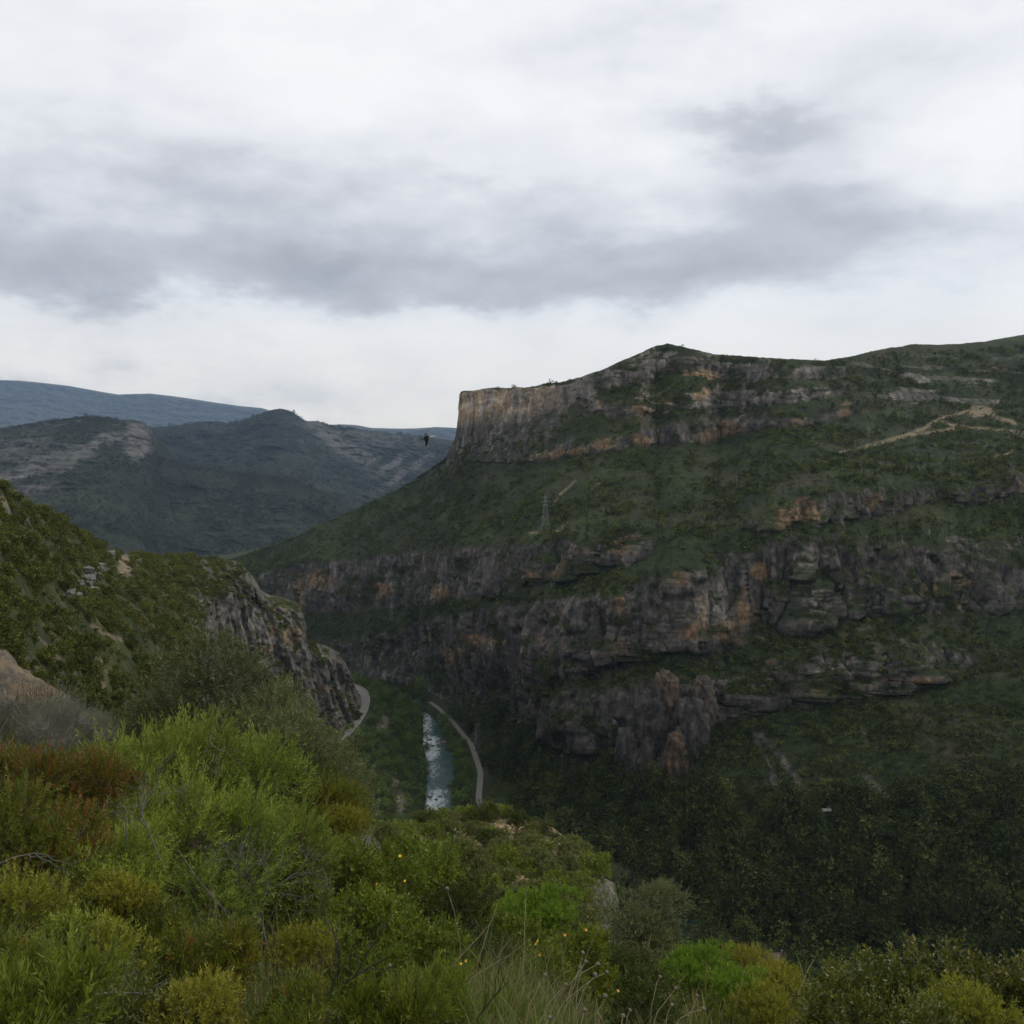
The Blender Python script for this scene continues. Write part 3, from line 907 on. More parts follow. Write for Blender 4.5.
for pts, wd in [([(92, 625), (105, 634)], 2), ([(105, 634), (126, 641)], 1.6), ([(50, 612), (70, 628)], 2.2), ([(20, 596), (34, 606)], 2), ([(66, 596), (80, 600)], 2), ([(105, 672), (103, 695)], 2.2), ([(58, 655), (64, 672)], 1.4),
                ([(75, 672), (80, 690)], 1.4), ([(0, 495), (8, 512)], 3.5), ([(17, 515), (34, 523)], 1.2), ([(135, 700), (145, 712)], 3), ([(30, 628), (60, 660)], 1.5), ([(88, 652), (100, 662)], 1.5), ([(155, 655), (165, 668)], 1.5)]:
    rock = np.maximum(rock, .8 * sstep(wd + 1.2, wd * .3, seg_dist(PX, PY, pts) + 2.5 * wob2))
soilp = sstep(.16, .42, fbm(P, (16, 16, 16), 4, 119) + .2 * fbm(P, 3, 2, 120)) * (1 - crag)
streak = fbm(P, (4, 4, 40), 3, 121)
rc = lerp(np.array([.112, .102, .091]), np.array([.052, .048, .044]), sstep(0, .45, .6 * streak + .8 * wob))
rc = lerp(rc, np.array([.155, .142, .125]), sstep(.1, .45, -streak - wob * .6))
och = sstep(.34, .58, fbm(P, (14, 14, 22), 3, 123)) * .5
for cx, cy, rx, ry in [(287, 636, 7, 10), (272, 630, 5, 7), (266, 648, 8, 6), (124, 566, 6, 10), (297, 640, 3, 9), (318, 690, 6, 5), (328, 690, 4, 4), (3, 505, 5, 8), (270, 610, 6, 4), (300, 628, 3, 8)]:
    och = np.maximum(och, .9 * patch(PX, PY, cx, cy, rx, ry, wob2))
rc = lerp(rc, lerp(OCHRE, OCHRE_L, sstep(-.3, .3, wob2)), och * .6)
rc = rc * (1 + .5 * np.clip(fbm(P, (4, 4, 6), 3, 128, .65), -.7, .8))[..., None]
rc = lerp(rc, OCHRE_L * .62, (1 - crag) * .6 * sstep(195, 170, pxc) * sstep(560, 580, PY + 40 * sstep(60, 0, pxc)))
vg = lerp(np.array([.028, .037, .011]), np.array([.055, .060, .018]), sstep(-.1, .4, fbm(P, (25, 25, 15), 4, 125)))
vg = lerp(vg, np.array([.085, .072, .036]), .8 * soilp)
finish_land('rocky_hillside', P, lerp(vg, rc, rock), rock, M_LAND)

# ---------------- valley floor with river banks
riv_y = [300, 400, 450, 500, 560, 599, 640, 706, 760, 820, 868, 900, 1000, 1300]
riv_x = [420, 210, 70, 0, -38, -44, -45.5, -50, -59, -67, -75, -92, -160, -300]
riv_w = [8, 8, 8, 8, 8, 7.5, 7, 9.5, 7, 4.0, 3, 4, 6, 7]
rl_y = [520, 580, 630, 662, 690, 720, 745, 775, 800, 815, 830, 845, 900, 1000]
rl_x = [-150, -135, -121, -113, -110, -109.5, -110, -113, -118, -124, -134, -146, -180, -250]
rr_y = [430, 500, 590, 648, 713, 784, 825, 850]
rr_x = [60, -2, -19.5, -20, -28.5, -47, -60, -70]
RLZ, RRZ = 25.0, 7.0


def valley_z(x, y):
    xr, hw = np.interp(y, riv_y, riv_x), np.interp(y, riv_y, riv_w)
    P3 = np.stack([x, y, 0 * x], -1)
    d = np.abs(x - xr) - hw * (1 + .35 * fbm(P3, 14, 3, 131))
    bed = -1.2 + 0 * x
    xl, xq = np.interp(y, rl_y, rl_x), np.interp(y, rr_y, rr_x)
    tl = np.clip(d / np.maximum(xr - hw - xl - 4, 6), 0, 1)
    zl = .8 + (RLZ - .8) * (tl ** 1.1) + 7.0 * np.sin(math.pi * tl) * fbm(P3, 32, 3, 133)
    past = np.maximum(xl - 4 - x, 0)
    zl = zl + np.minimum(past * .8, 60)
    tr = np.clip(d / np.maximum(xq - xr - hw - 4, 6), 0, 1)
    zr = .8 + (RRZ - .8) * tr
    zr = zr + .05 * np.maximum(x - xq - 4, 0) + .6 * fbm(P3, 25, 3, 135)
    z = np.where(x < xr, zl, zr)
    z = np.where(d < 0, bed, z * sstep(-.5, 2.5, d) + bed * (1 - sstep(-.5, 2.5, d)))
    # level beds for the two roads
    bl = sstep(7, 4, np.abs(x - xl)) * sstep(515, 530, y)
    br = sstep(6.5, 3.8, np.abs(x - xq)) * sstep(852, 846, y) * sstep(430, 440, y)
    z = z * (1 - bl) + (RLZ - .35) * bl
    return z * (1 - br) + (RRZ - .35) * br


gx, gy = np.meshgrid(np.arange(-330, 560, 2.2), np.arange(330, 1240, 2.6))
gz = valley_z(gx, gy)
P = np.stack([gx, gy, gz], -1)
PX, PY = project(P)
n1 = grid_normals(P)
w2 = fbm(P, 9, 3, 137)
rock = .75 * sstep(.78, .6, n1[..., 2] + .25 * w2) * sstep(8, 12, P[..., 2])
for cx, cy, rx, ry in [(384, 728, 6, 10), (352, 800, 10, 30), (400, 802, 6, 9), (396, 786, 4, 6)]:
    rock = np.maximum(rock, .9 * patch(PX, PY, cx, cy, rx, ry, w2 * 1.8))
vg = lerp(VEG * 1.1, VEG_L * 1.2, sstep(-.2, .4, fbm(P, 20, 4, 139)))
finish_land('valley_ground', P, lerp(vg, lerp(np.array([.17, .15, .12]), OCHRE_L * .6, sstep(-.1, .4, w2)), rock), rock, M_LAND)


def strip(name, ys, xs_, hw, z, mat, label=None, step=3.0, attrs=None, thick=0.0, cols=3):
    yy = np.arange(ys[0], ys[-1], step)
    c = np.stack([np.interp(yy, ys, xs_), yy], -1)
    for _ in range(3):
        c[1:-1] = (c[:-2] + 2 * c[1:-1] + c[2:]) / 4
    t = np.gradient(c, axis=0)
    t /= np.linalg.norm(t, axis=1, keepdims=True)
    nn = np.stack([t[:, 1], -t[:, 0]], -1)
    w = np.interp(yy, ys, hw) if hasattr(hw, '__len__') else np.full(len(yy), hw)
    s = np.linspace(-1, 1, cols)
    xy = c[:, None] + nn[:, None] * (w[:, None] * s[None])[..., None]
    return np.concatenate([xy, np.full(xy.shape[:2] + (1,), z)], -1)


# river: teal water, white where it breaks
P = strip('river', riv_y, riv_x, [w + 9 for w in riv_w], 0.0, None, step=1.0, cols=60)
PX, PY = project(P)
fo = fbm(P, (2.2, 5.5, 3), 4, 141, .6)
fo2 = fbm(P, (7, 14, 3), 3, 143)
fw = np.zeros(P.shape[:2])
for cx, cy, rx, ry, a in [(428, 741, 10, 5, 1.15), (431, 752, 9, 10, .75), (425, 725, 9, 16, .60), (434, 768, 9, 16, .34), (436, 801, 12, 12, .62), (430, 806, 5, 10, .85), (438, 792, 13, 4, .5), (440, 780, 20, 30, .08)]:
    fw = np.maximum(fw, a * np.exp(-(((PX - cx) / rx) ** 2 + ((PY - cy) / ry) ** 2)))
fo3 = fbm(P, (1.0, 4.5, 2), 3, 144, .6)
foam = sstep(.08, .92, fw * (1 + .9 * fo + .9 * fo3) + .22 * fo + .12 * fo2)
P[..., 2] += .35 * fw * fo + .05 * fo
m, nt = new_mat('river water')
a = nd(nt, 'ShaderNodeAttribute', attribute_name='foam')
co = nd(nt, 'ShaderNodeTexCoord').outputs['Object']
b = nd(nt, 'ShaderNodeBsdfPrincipled')
wc = mixc(nt, maprange(nt, noise_tex(nt, .25, 4, .6, co), .35, .65, 0, 1), (.012, .042, .044), (.026, .072, .071))
nt.links.new(mixc(nt, a.outputs['Fac'], wc, (.46, .51, .52)), b.inputs['Base Color'])
nt.links.new(maprange(nt, a.outputs['Fac'], 0, 1, .18, .7), b.inputs['Roughness'])
bp = nd(nt, 'ShaderNodeBump')
bp.inputs['Strength'].default_value = .8
bp.inputs['Distance'].default_value = .35
nt.links.new(noise_tex(nt, .9, 5, .65, co), bp.inputs['Height'])
nt.links.new(bp.outputs[0], b.inputs['Normal'])
out_to(nt, b.outputs[0])
me = mesh_np('river', P.reshape(-1, 3), [grid_faces(*P.shape[:2])], {'foam': foam.ravel()})
tag(link('river', me, m), kind='structure')

M_ROAD = plain_mat('grey road surface', (.165, .155, .142), (.115, .108, .10), .35, .9, .2)
M_KERB = plain_mat('pale concrete parapet', (.30, .28, .25), (.2, .19, .17), 1.0, .9, .2)
for nm, ys, xs_, hw, z in (('cliff_road', rl_y, rl_x, 4.4, RLZ), ('river_road', rr_y, rr_x, 1.8, RRZ)):
    P = strip(nm, ys, xs_, hw, z, None, step=4.0, cols=2)
    L, Rr = P[:, 0], P[:, 1]
    dn = np.array([0, 0, -.6])
    V = np.concatenate([L, Rr, L + dn, Rr + dn])
    n = len(L)
    i = np.arange(n - 1)
    fs = np.concatenate([np.stack([i, i + n, i + n + 1, i + 1], -1), np.stack([i, i + 1, i + 1 + 2 * n, i + 2 * n], -1), np.stack([i + n, i + 3 * n, i + 3 * n + 1, i + n + 1], -1)])
    tag(link(nm, mesh_np(nm, V, [fs], None, False), M_ROAD), kind='structure')
# the low parapet on the river side of the cliff road
P = strip('w', rl_y, rl_x, 4.6, RLZ, None, step=4.0, cols=2)
mb = MB()
c = P[:, 1]
V = np.concatenate([c + [-.15, 0, -.5], c + [.15, 0, -.5], c + [.15, 0, .75], c + [-.15, 0, .75]])
n = len(c)
i = np.arange(n - 1)
fs = np.concatenate([np.stack([i + k * n, i + 1 + k * n, i + 1 + ((k + 1) % 4) * n, i + ((k + 1) % 4) * n], -1) for k in range(4)])
tag(link('parapet_wall', mesh_np('parapet_wall', V, [fs], None, False), M_KERB), 'low pale parapet along the outer edge of the road under the left crag', 'wall')

# the plain under everything
P = np.array([(-19400, -2400, -4), (19400, -2400, -4), (19400, 20400, -4), (-19400, 20400, -4)], float)
me = mesh_np('ground', P, [np.array([[0, 1, 2, 3]])], {'tone': np.tile(VEG, (4, 1))})
tag(link('ground', me, M_FAR), kind='structure')

# ---------------- the slope we stand on, out to its brow
E_px = [-2600, -900, -300, 0, 60, 100, 200, 300, 350, 400, 440, 480, 520, 560, 582, 598, 611, 625, 660, 700, 800, 900, 1024, 1400, 3600]
E_Y = [22, 24, 25, 24, 23, 22, 25, 34, 46, 70, 90, 100, 100, 95, 90, 82, 66, 46, 38, 35, 31, 28, 25, 22, 20]
E_py = [500, 540, 620, 690, 715, 735, 765, 805, 832, 834, 820, 813, 818, 832, 847, 872, 905, 940, 955, 965, 990, 1004, 1012, 1035, 1100]


def near_z(x, Y, noise=True):
    px = 512 + F * x / Y
    e, epy = np.interp(px, E_px, E_Y), np.interp(px, E_px, E_py)
    _, wE = uw(512, epy)
    zE = CAMZ + wE * e
    t = Y / e
    z0 = CAMZ - 1.62
    tc_ = np.clip(t, 0, 1)
    wk = np.interp(px, [350, 430, 590, 630], [0, 1, 1, 0])
    fk = np.interp(tc_, [0, .06, .1, .25, .4, .6, .8, 1], [0, .051, .115, .347, .536, .737, .88, 1])
    zin = z0 + (zE - z0) * ((1 - wk) * tc_ ** .93 + wk * fk)
    drop = np.maximum(Y - e, 0)
    fall = np.interp(px, [-300, 0, 300, 400, 560, 600, 3000], [.75, .75, 1.1, 1.0, .9, 1.3, 1.2])
    z = zin - drop * fall - .55 * np.minimum(drop, 6)
    if noise:
        P3 = np.stack([x, Y, 0 * x], -1)
        z = z + .55 * sstep(2, 14, Y) * fbm(P3, 5.5, 3, 151) + 1.5 * sstep(14, 50, Y) * fbm(P3, 17, 3, 153) + .06 * fbm(P3, .8, 2, 155) * sstep(1, 4, Y)
        z = z + 2.5 * sstep(0, 12, drop) * fbm(P3, 9, 3, 157)
    return np.maximum(z, -3.5)


pxs = np.concatenate([np.arange(-2600, -300, 90), np.arange(-300, 1330, 4.5), np.arange(1330, 3600, 90)])
ts = np.concatenate([np.geomspace(.012, 1.0, 250), 1 + np.geomspace(.004, 9, 110)])
pg, tg = np.meshgrid(pxs, ts)
eg = np.interp(pg, E_px, E_Y)
yy = np.where(tg <= 1, tg * eg, eg + (tg - 1) * 28)
xx = (pg - 512) / F * yy
zz = near_z(xx, yy)
P = np.stack([xx, yy, zz], -1)
n1 = grid_normals(P)
PX, PY = project(P)
w1, w2 = fbm(P, 3.0, 4, 161), fbm(P, 9, 3, 163)
# rock shows on the promontory's outer face
brow = sstep(.93, 1.06, tg) * sstep(20, 40, yy)
H = np.array([.8, -.6, 0])
P = P + H * (brow * (1.8 * fbm(P, (5, 5, 14), 4, 165, .55, ridged=True) + .7 * fbm(P, (1.6, 1.6, 4), 3, 166)))[..., None]
n1 = grid_normals(P)
rock = sstep(.80, .58, n1[..., 2] + .2 * w1) * sstep(18, 30, yy)
rock = np.maximum(rock, sstep(575, 590, PX + 12 * w2) * sstep(640, 612, PX) * sstep(35, 50, yy) * sstep(-.3, .1, w1 + .15))
soil = sstep(.12, .4, w1 * .6 + w2)
for cx, cy, rx, ry in [(465, 846, 14, 5), (508, 828, 14, 5), (475, 842, 10, 3), (556, 905, 14, 4)]:
    soil = np.maximum(soil, 1.6 * patch(PX, PY, cx, cy, rx, ry, w1 * .6))
vg = lerp(np.array([.045, .052, .020]), np.array([.085, .075, .032]), sstep(-.2, .4, w1))
tone = lerp(vg, np.array([.30, .205, .125]), np.clip(soil * np.where(yy > 30, .8, .25), 0, 1))
rc = lerp(np.array([.13, .12, .10]), np.array([.065, .06, .052]), sstep(-.1, .4, fbm(P, (2, 2, 7), 3, 167)))
tone = lerp(tone, lerp(rc, OCHRE_L * .7, .5 * sstep(.1, .5, w2)), rock)
finish_land('near_hillside', P, tone, rock, M_NEARLAND)
# ------------------------------------------------------------------ plants: builders
def unit(v):
    return v / (np.linalg.norm(v, axis=-1, keepdims=True) + 1e-9)


def rnd_dirs(r, n):
    return unit(r.normal(size=(n, 3)))


def leaf_geo(base, d, L, W, tint, r, fold=.3, out=None):
    """one folded lance-shaped leaf per row: 4 points, 2 triangles"""
    n = len(base)
    d = unit(d)
    s = unit(np.cross(d, rnd_dirs(r, n) if out is None else out + .2 * rnd_dirs(r, n)))
    nn = np.cross(s, d)
    mid = base + d * (L * .45)[:, None]
    V = np.stack([base, mid + s * (W / 2)[:, None] + nn * (W * fold)[:, None], base + d * L[:, None] - nn * (L * .06)[:, None],
                  mid - s * (W / 2)[:, None] + nn * (W * fold)[:, None]], 1)
    i = np.arange(n)[:, None] * 4
    T = np.concatenate([i + np.array([[0, 1, 2]]), i + np.array([[0, 2, 3]])], 0)
    return V.reshape(-1, 3), T, np.repeat(tint, 4)


def plant(seed, H, Rr, lobes, twigs, per, leafL, leafW, twigL, up=.5, spread=.9, open_=.55, trunk=.0, lob=.42, stem_r=.02, flat=.8, tips=.0, split=.6, bottom=.18, stems=3, twig_r=.0022, tint_by_twig=.6, shingle=False):
    """returns (crown V, T, tint) and wood MB for a shrub or tree of height H and crown radius Rr"""
    r = np.random.default_rng(seed)
    # lobes of the crown
    c = []
    tries = 0
    while len(c) < lobes and tries < 4000:
        tries += 1
        p = r.uniform(-1, 1, 3)
        q = np.array([p[0] * Rr * .72, p[1] * Rr * .72, H * (trunk + (1 - trunk) * (bottom + (0.80 - bottom) * (p[2] * .5 + .5)))])
        hz = (q[2] / H - trunk) / (1 - trunk)
        if np.hypot(p[0], p[1]) > (1.02 if hz < .55 else 1.02 - (hz - .55) * 1.5):
            continue
        if all(np.linalg.norm((q - k) / [Rr, Rr, H * (1 - trunk)]) > .22 for k in c):
            c.append(q)
    c = np.array(c)
    lr = lob * r.uniform(.75, 1.25, len(c))
    k = r.integers(0, len(c), twigs)
    dr = rnd_dirs(r, twigs)
    dr[:, 2] = np.abs(dr[:, 2]) * np.where(r.random(twigs) < .75, 1, -1)
    rad = np.cbrt(r.uniform(open_ ** 3, 1, twigs))
    ext = np.stack([Rr * lr[k], Rr * lr[k], H * (1 - trunk) * .5 * lr[k] * flat + .15 * Rr * lr[k]], -1)
    tb = c[k] + dr * ext * rad[:, None]
    tb[:, 2] = np.maximum(tb[:, 2], H * .03)
    td = unit(dr + np.array([0, 0, up * 1.2]) + rnd_dirs(r, twigs) * .45 + unit(tb * [1, 1, 0]) * .25)
    tl = twigL * r.uniform(.6, 1.35, twigs)
    # leaves along each twig, spiralling
    t = np.linspace(.12, 1, per)[None, :] + r.uniform(-.04, .04, (twigs, per))
    bend = rnd_dirs(r, twigs) * .18
    pos = tb[:, None] + td[:, None] * (tl[:, None] * t)[..., None] + (bend * tl[:, None])[:, None] * (t ** 2)[..., None]
    s = unit(np.cross(td, rnd_dirs(r, twigs)))
    q = np.cross(td, s)
    ph = np.arange(per)[None, :] * 2.4 + r.uniform(0, 6, (twigs, 1)) + r.uniform(-.4, .4, (twigs, per))
    side = s[:, None] * np.cos(ph)[..., None] + q[:, None] * np.sin(ph)[..., None]
    ang = spread * r.uniform(.6, 1.25, (twigs, per)) * (1 - .55 * (t > .9))
    ld = td[:, None] * np.cos(ang)[..., None] + side * np.sin(ang)[..., None] + np.array([0, 0, .12 * up])
    tw = r.random(twigs)
    tint = np.clip(tint_by_twig * tw[:, None] + (1 - tint_by_twig) * r.random((twigs, per)) + tips * (t - .6), 0, 1)
    L = leafL * r.uniform(.6, 1.3, (twigs, per)) * np.where(t > .9, .8, 1)
    n = twigs * per
    V, T, ti = leaf_geo(pos.reshape(n, 3), ld.reshape(n, 3), L.ravel(), (L * leafW / leafL).ravel(), tint.ravel(), r, .3 if not shingle else .1, None if not shingle else np.repeat(unit(dr + [0, 0, .45]), per, 0))
    # wood
    mb = MB()
    ns = stems
    if trunk > 0:
        zt = H * (trunk + .25 * (1 - trunk))
        pts = np.array([[0, 0, -.05 * H], [.05 * Rr * r.normal(), .05 * Rr * r.normal(), zt * .4], [.1 * Rr * r.normal(), .1 * Rr * r.normal(), zt], [0.08 * Rr * r.normal(), 0.08 * Rr * r.normal(), H * .8]])
        mb.path(pts, [stem_r * 1.5, stem_r * 1.15, stem_r * .85, stem_r * .25], 6)
        root = pts[2]
        for j in range(len(c)):
            z = min(c[j][2] * .8, zt * r.uniform(.75, 1.0))
            a = np.array([pts[1][0] * .5, pts[1][1] * .5, z])
            mb.path(np.array([a, (a + c[j]) / 2 + r.normal(size=3) * .06 * Rr, c[j]]), [stem_r * .5, stem_r * .35, stem_r * .15], 5)
    else:
        for j in range(len(c)):
            a = np.array([r.normal() * .06 * Rr, r.normal() * .06 * Rr, -.04 * H])
            m1 = a * .6 + c[j] * .4 + r.normal(size=3) * .08 * Rr
            mb.path(np.array([a, m1, c[j]]), [stem_r, stem_r * .7, stem_r * .35], 5)
    pick = r.random(twigs) < split
    if pick.any():
        mid = c[k[pick]] * .55 + tb[pick] * .45 + r.normal(size=(pick.sum(), 3)) * .04 * Rr
        mb.tubes(c[k[pick]], mid, stem_r * .3, stem_r * .2, 3)
        mb.tubes(mid, tb[pick], stem_r * .2, twig_r * 1.4, 3)
        mb.tubes(tb[pick], tb[pick] + td[pick] * tl[pick, None] * .9, twig_r * 1.3, twig_r * .6, 3)
    return (V, T, ti), mb


def blob_proto(seed, squash=.8, sub=1, rough=.35):
    """a small lumpy far-off bush"""
    import bmesh
    bm = bmesh.new()
    bmesh.ops.create_icosphere(bm, subdivisions=sub, radius=1)
    V = np.array([v.co for v in bm.verts])
    T = np.array([[v.index for v in f.verts] for f in bm.faces])
    bm.free()
    V = V * (1 + rough * 1.6 * fbm(V + seed * 7.7, .8, 3, seed, .7) + rough * .3 * np.random.default_rng(seed + 5).normal(size=len(V)))[:, None]
    V[:, 2] = V[:, 2] * squash + .45 * squash
    r = np.random.default_rng(seed)
    return V, T, r.random(len(V)) * .6 + .2


def scatter(protos, pos, scale, rot, which, tint, squash=None, k=(.5, .7)):
    """copies of small plants joined into one mass: V, T, tint"""
    Vs, Ts, ts, n = [], [], [], 0
    for p, (V, T, ti) in enumerate(protos):
        s = which == p
        m = int(s.sum())
        if not m:
            continue
        c, sn = np.cos(rot[s]), np.sin(rot[s])
        x = V[None, :, 0] * c[:, None] - V[None, :, 1] * sn[:, None]
        y = V[None, :, 0] * sn[:, None] + V[None, :, 1] * c[:, None]
        z = np.broadcast_to(V[None, :, 2], x.shape)
        if squash is not None:
            z = z * squash[s][:, None]
        O = np.stack([x, y, z], -1) * scale[s][:, None, None] + pos[s][:, None]
        Vs.append(O.reshape(-1, 3))
        Ts.append(((np.arange(m) * len(V))[:, None, None] + T[None] + n).reshape(-1, 3))
        ts.append(np.clip(ti[None] * k[0] + tint[s][:, None] * k[1] - .1, 0, 1).ravel())
        n += m * len(V)
    return np.concatenate(Vs), np.concatenate(Ts), np.concatenate(ts)


def cells(P, w, n, r):
    """n points on a grid sheet, chance per cell = area (capped) times weight w"""
    a = P[1:, :-1] - P[:-1, :-1]
    b = P[:-1, 1:] - P[:-1, :-1]
    A = np.linalg.norm(np.cross(a, b), axis=-1)
    pr = A * (w[:-1, :-1] + w[1:, 1:]) / 2
    pr = pr.ravel()
    i = r.choice(len(pr), n, p=pr / pr.sum())
    ii, jj = np.unravel_index(i, A.shape)
    u, v = r.random(n)[:, None], r.random(n)[:, None]
    return (P[ii, jj] * (1 - u) * (1 - v) + P[ii + 1, jj] * u * (1 - v) + P[ii, jj + 1] * (1 - u) * v + P[ii + 1, jj + 1] * u * v), ii, jj


def in_view(P, m=60):
    px, py = project(P)
    return (px > -m) & (px < 1024 + m) & (py > -m) & (py < 1024 + m)


M_PINE = leaf_mat('pine needles', (.012, .017, .005), (.026, .036, .009), (.066, .080, .020), .06, .8, .6, .05)
M_BROAD = leaf_mat('riverside leaves', (.036, .058, .013), (.074, .112, .024), (.138, .178, .042), .1, .7, .5, .08)
M_SCRUB = leaf_mat('scrub leaves', (.017, .024, .007), (.044, .060, .015), (.098, .114, .032), .1, .8, .3, .05)
M_SCRUB2 = leaf_mat('hillside scrub leaves', (.046, .060, .015), (.088, .104, .023), (.148, .156, .040), .15, .7, .4, .1)
M_BARK = plain_mat('grey brown bark', (.10, .085, .07), (.05, .042, .035), 9.0, .9, .2)

# ---------------- scrub on the big hill: low bushes on terrace, ledges and slopes
r = np.random.default_rng(5)
blobs = [plant(280 + s, 1.5 + .2 * (s % 3), 1.0, 5, 16, 2, .75, .5, .3, .3, 1.1, .75, 0, .55, .03, 1.0, split=0.0, shingle=True)[0] for s in range(5)]
Pm, rk = LOFTS['mesa_hill']
PX, PY = MESA_PXY
vis = (PX > -30) & (PX < 1240) & (PY > 330) & (PY < 1000)
nfirst = int(np.argmax(Pm[:, 400, 2] + (np.arange(len(Pm)) > 520) * -1e3))
front_ = (np.arange(Pm.shape[0]) < 481)[:, None]
clump = sstep(-.12, .22, fbm(Pm, (34, 34, 20), 4, 201, .6))
w = vis * front_ * (1 - rk) ** 1.5 * (.16 + 1.2 * clump) + 2.4 * vis * front_ * (1 - rk) * sstep(140, 70, Pm[..., 2]) * (.4 + clump) + .10 * vis * front_ * rk * sstep(.1, .3, fbm(Pm, (60, 60, 10), 3, 203))
n = 70000
pos, ii, jj = cells(Pm, w, n, r)
pos[:, 2] -= .25
sz = np.minimum(r.lognormal(.0, .45, n), 1.9) * np.where(pos[:, 2] < 150, .85, 1.06)
low = pos[:, 2] < 60
V, T, ti = scatter(blobs, pos, sz * np.where(rk[ii, jj] > .5, .8, 1), r.uniform(0, 6.28, n), r.integers(0, len(blobs), n), r.random(n), r.uniform(.7, 1.2, n), (.25, .95))
o = link('mountain_scrub', mesh_np('mountain_scrub', V, [T], {'tint': ti}, False), M_SCRUB)
tag(o, 'dark low scrub scattered over terrace and ledges of the big hill across the gorge', 'scrub', None, 'stuff')


def make_tree(name, cat, proto, mats, parts=('crown', 'trunk')):
    (V, T, ti), mb = proto
    cm = mesh_np(parts[0], V, [T], {'tint': ti})
    cm.materials.append(mats[0])
    wm = mb.mesh(parts[1], True)
    wm.materials.append(mats[1])
    return (name, cat, cm, wm, parts)


def place(kind, label, loc, rotz, scale, group=None):
    name, cat, cm, wm, parts = kind
    t = thing(name, label, cat, loc, rotz, scale, group)
    link(parts[0], cm, None, t)
    link(parts[1], wm, None, t)
    return t


# ---------------- pines at the foot of the gorge wall
def conifer(seed, H, Rr, twigs, per, leafL, leafW, trunk=.2, lobes=9, lob=.5):
    """far-off tree: small leafy sprays lying like shingles over several lobes of the crown"""
    return plant(seed, H, Rr, lobes, twigs, per, leafL, leafW, leafL * 1.3, .35, 1.1, .82, trunk, lob, .15, 1.0, split=0.0, bottom=.1, shingle=True, tint_by_twig=.3)


pine_p = [conifer(300 + s, 8.5 + s * .6, 2.5 - .15 * s, 120, 5, .50, .25) for s in range(4)]
pines = [make_tree('pine_tree', 'pine tree', p, (M_PINE, M_BARK)) for p in pine_p]
low_row = sstep(-9, 9, PY - row({430: 716, 520: 738, 600: 770, 650: 786, 700: 792, 800: 800, 880: 826, 950: 800, 1024: 790}, PX) + 30 * fbm(Pm, 50, 3, 205))
w = vis * (np.arange(Pm.shape[0]) < 140)[:, None] * low_row * (1 - rk) * (.15 + sstep(-.35, .1, fbm(Pm, 45, 3, 207)))
w = w * sstep(430, 470, PX)
n = 5000
pos, ii, jj = cells(Pm, w, n, r)
Pv, rkv = LOFTS['valley_ground']
vx, vy = project(Pv)
# right-hand valley floor too, beyond the river road
xq = np.interp(Pv[..., 1], rr_y, rr_x)
wv = ((Pv[..., 0] > xq + 6) | ((Pv[..., 1] < 530) & (Pv[..., 0] > -20))) * (Pv[..., 1] < 900) * (Pv[..., 1] > 336) * (vx < 1200) * 1.0
p2, _, _ = cells(Pv, wv, 3200, r)
ry_ = np.arange(300, 900, 4.0)
rx_ = np.interp(ry_, riv_y, riv_x)
p2 = p2[np.array([np.hypot(q[0] - rx_, q[1] - ry_).min() for q in p2]) > 10]
pos = np.concatenate([pos, p2])
keep = in_view(pos, 170) & ~((np.abs(pos[:, 0] - np.interp(pos[:, 1], rr_y, rr_x)) < 5.5) & (pos[:, 1] > 560))
pos = pos[keep]
# clearings round the houses and the hut
qx, qy = project(pos)
for hx, hy in ((776, 964), (908, 948), (866, 970), (826, 813)):
    open_ = (np.abs(qx - hx) < 12) & (qy > hy - 5) & (qy < hy + 32)
    pos, qx, qy = pos[~open_], qx[~open_], qy[~open_]
hgt = r.lognormal(0, .28, len(pos)) * np.where(pos[:, 2] > 45, .9, 1.2)
dist = np.linalg.norm(pos - [0, 0, CAMZ], axis=1)
px_, py_ = project(pos)
seen = (py_ < np.interp(px_, E_px, E_py) + 4) & (px_ < 1030)
order = np.argsort(-(hgt / dist) * seen)
# open glades for the houses
near300 = order[:300]
rest = order[300:]
for q in near300:
    place(pines[r.integers(4)], 'dark pine in the wood that covers the valley floor below the gorge wall', pos[q] - [0, 0, .2], r.uniform(0, 6.28), hgt[q], 'pines in the valley wood')
farp = [conifer(320 + s, 8.5 + s * .6, 2.5, 40, 4, .95, .50)[0] for s in range(4)]
V, T, ti = scatter(farp, pos[rest] - [0, 0, .5], hgt[rest], r.uniform(0, 6.28, len(rest)), r.integers(0, 4, len(rest)), r.random(len(rest)), None, (.35, .85))
o = link('pine_forest', mesh_np('pine_forest', V, [T], {'tint': ti}, False), M_PINE)
tag(o, 'dense dark pine forest up the slope below the crags', 'forest', None, 'stuff')

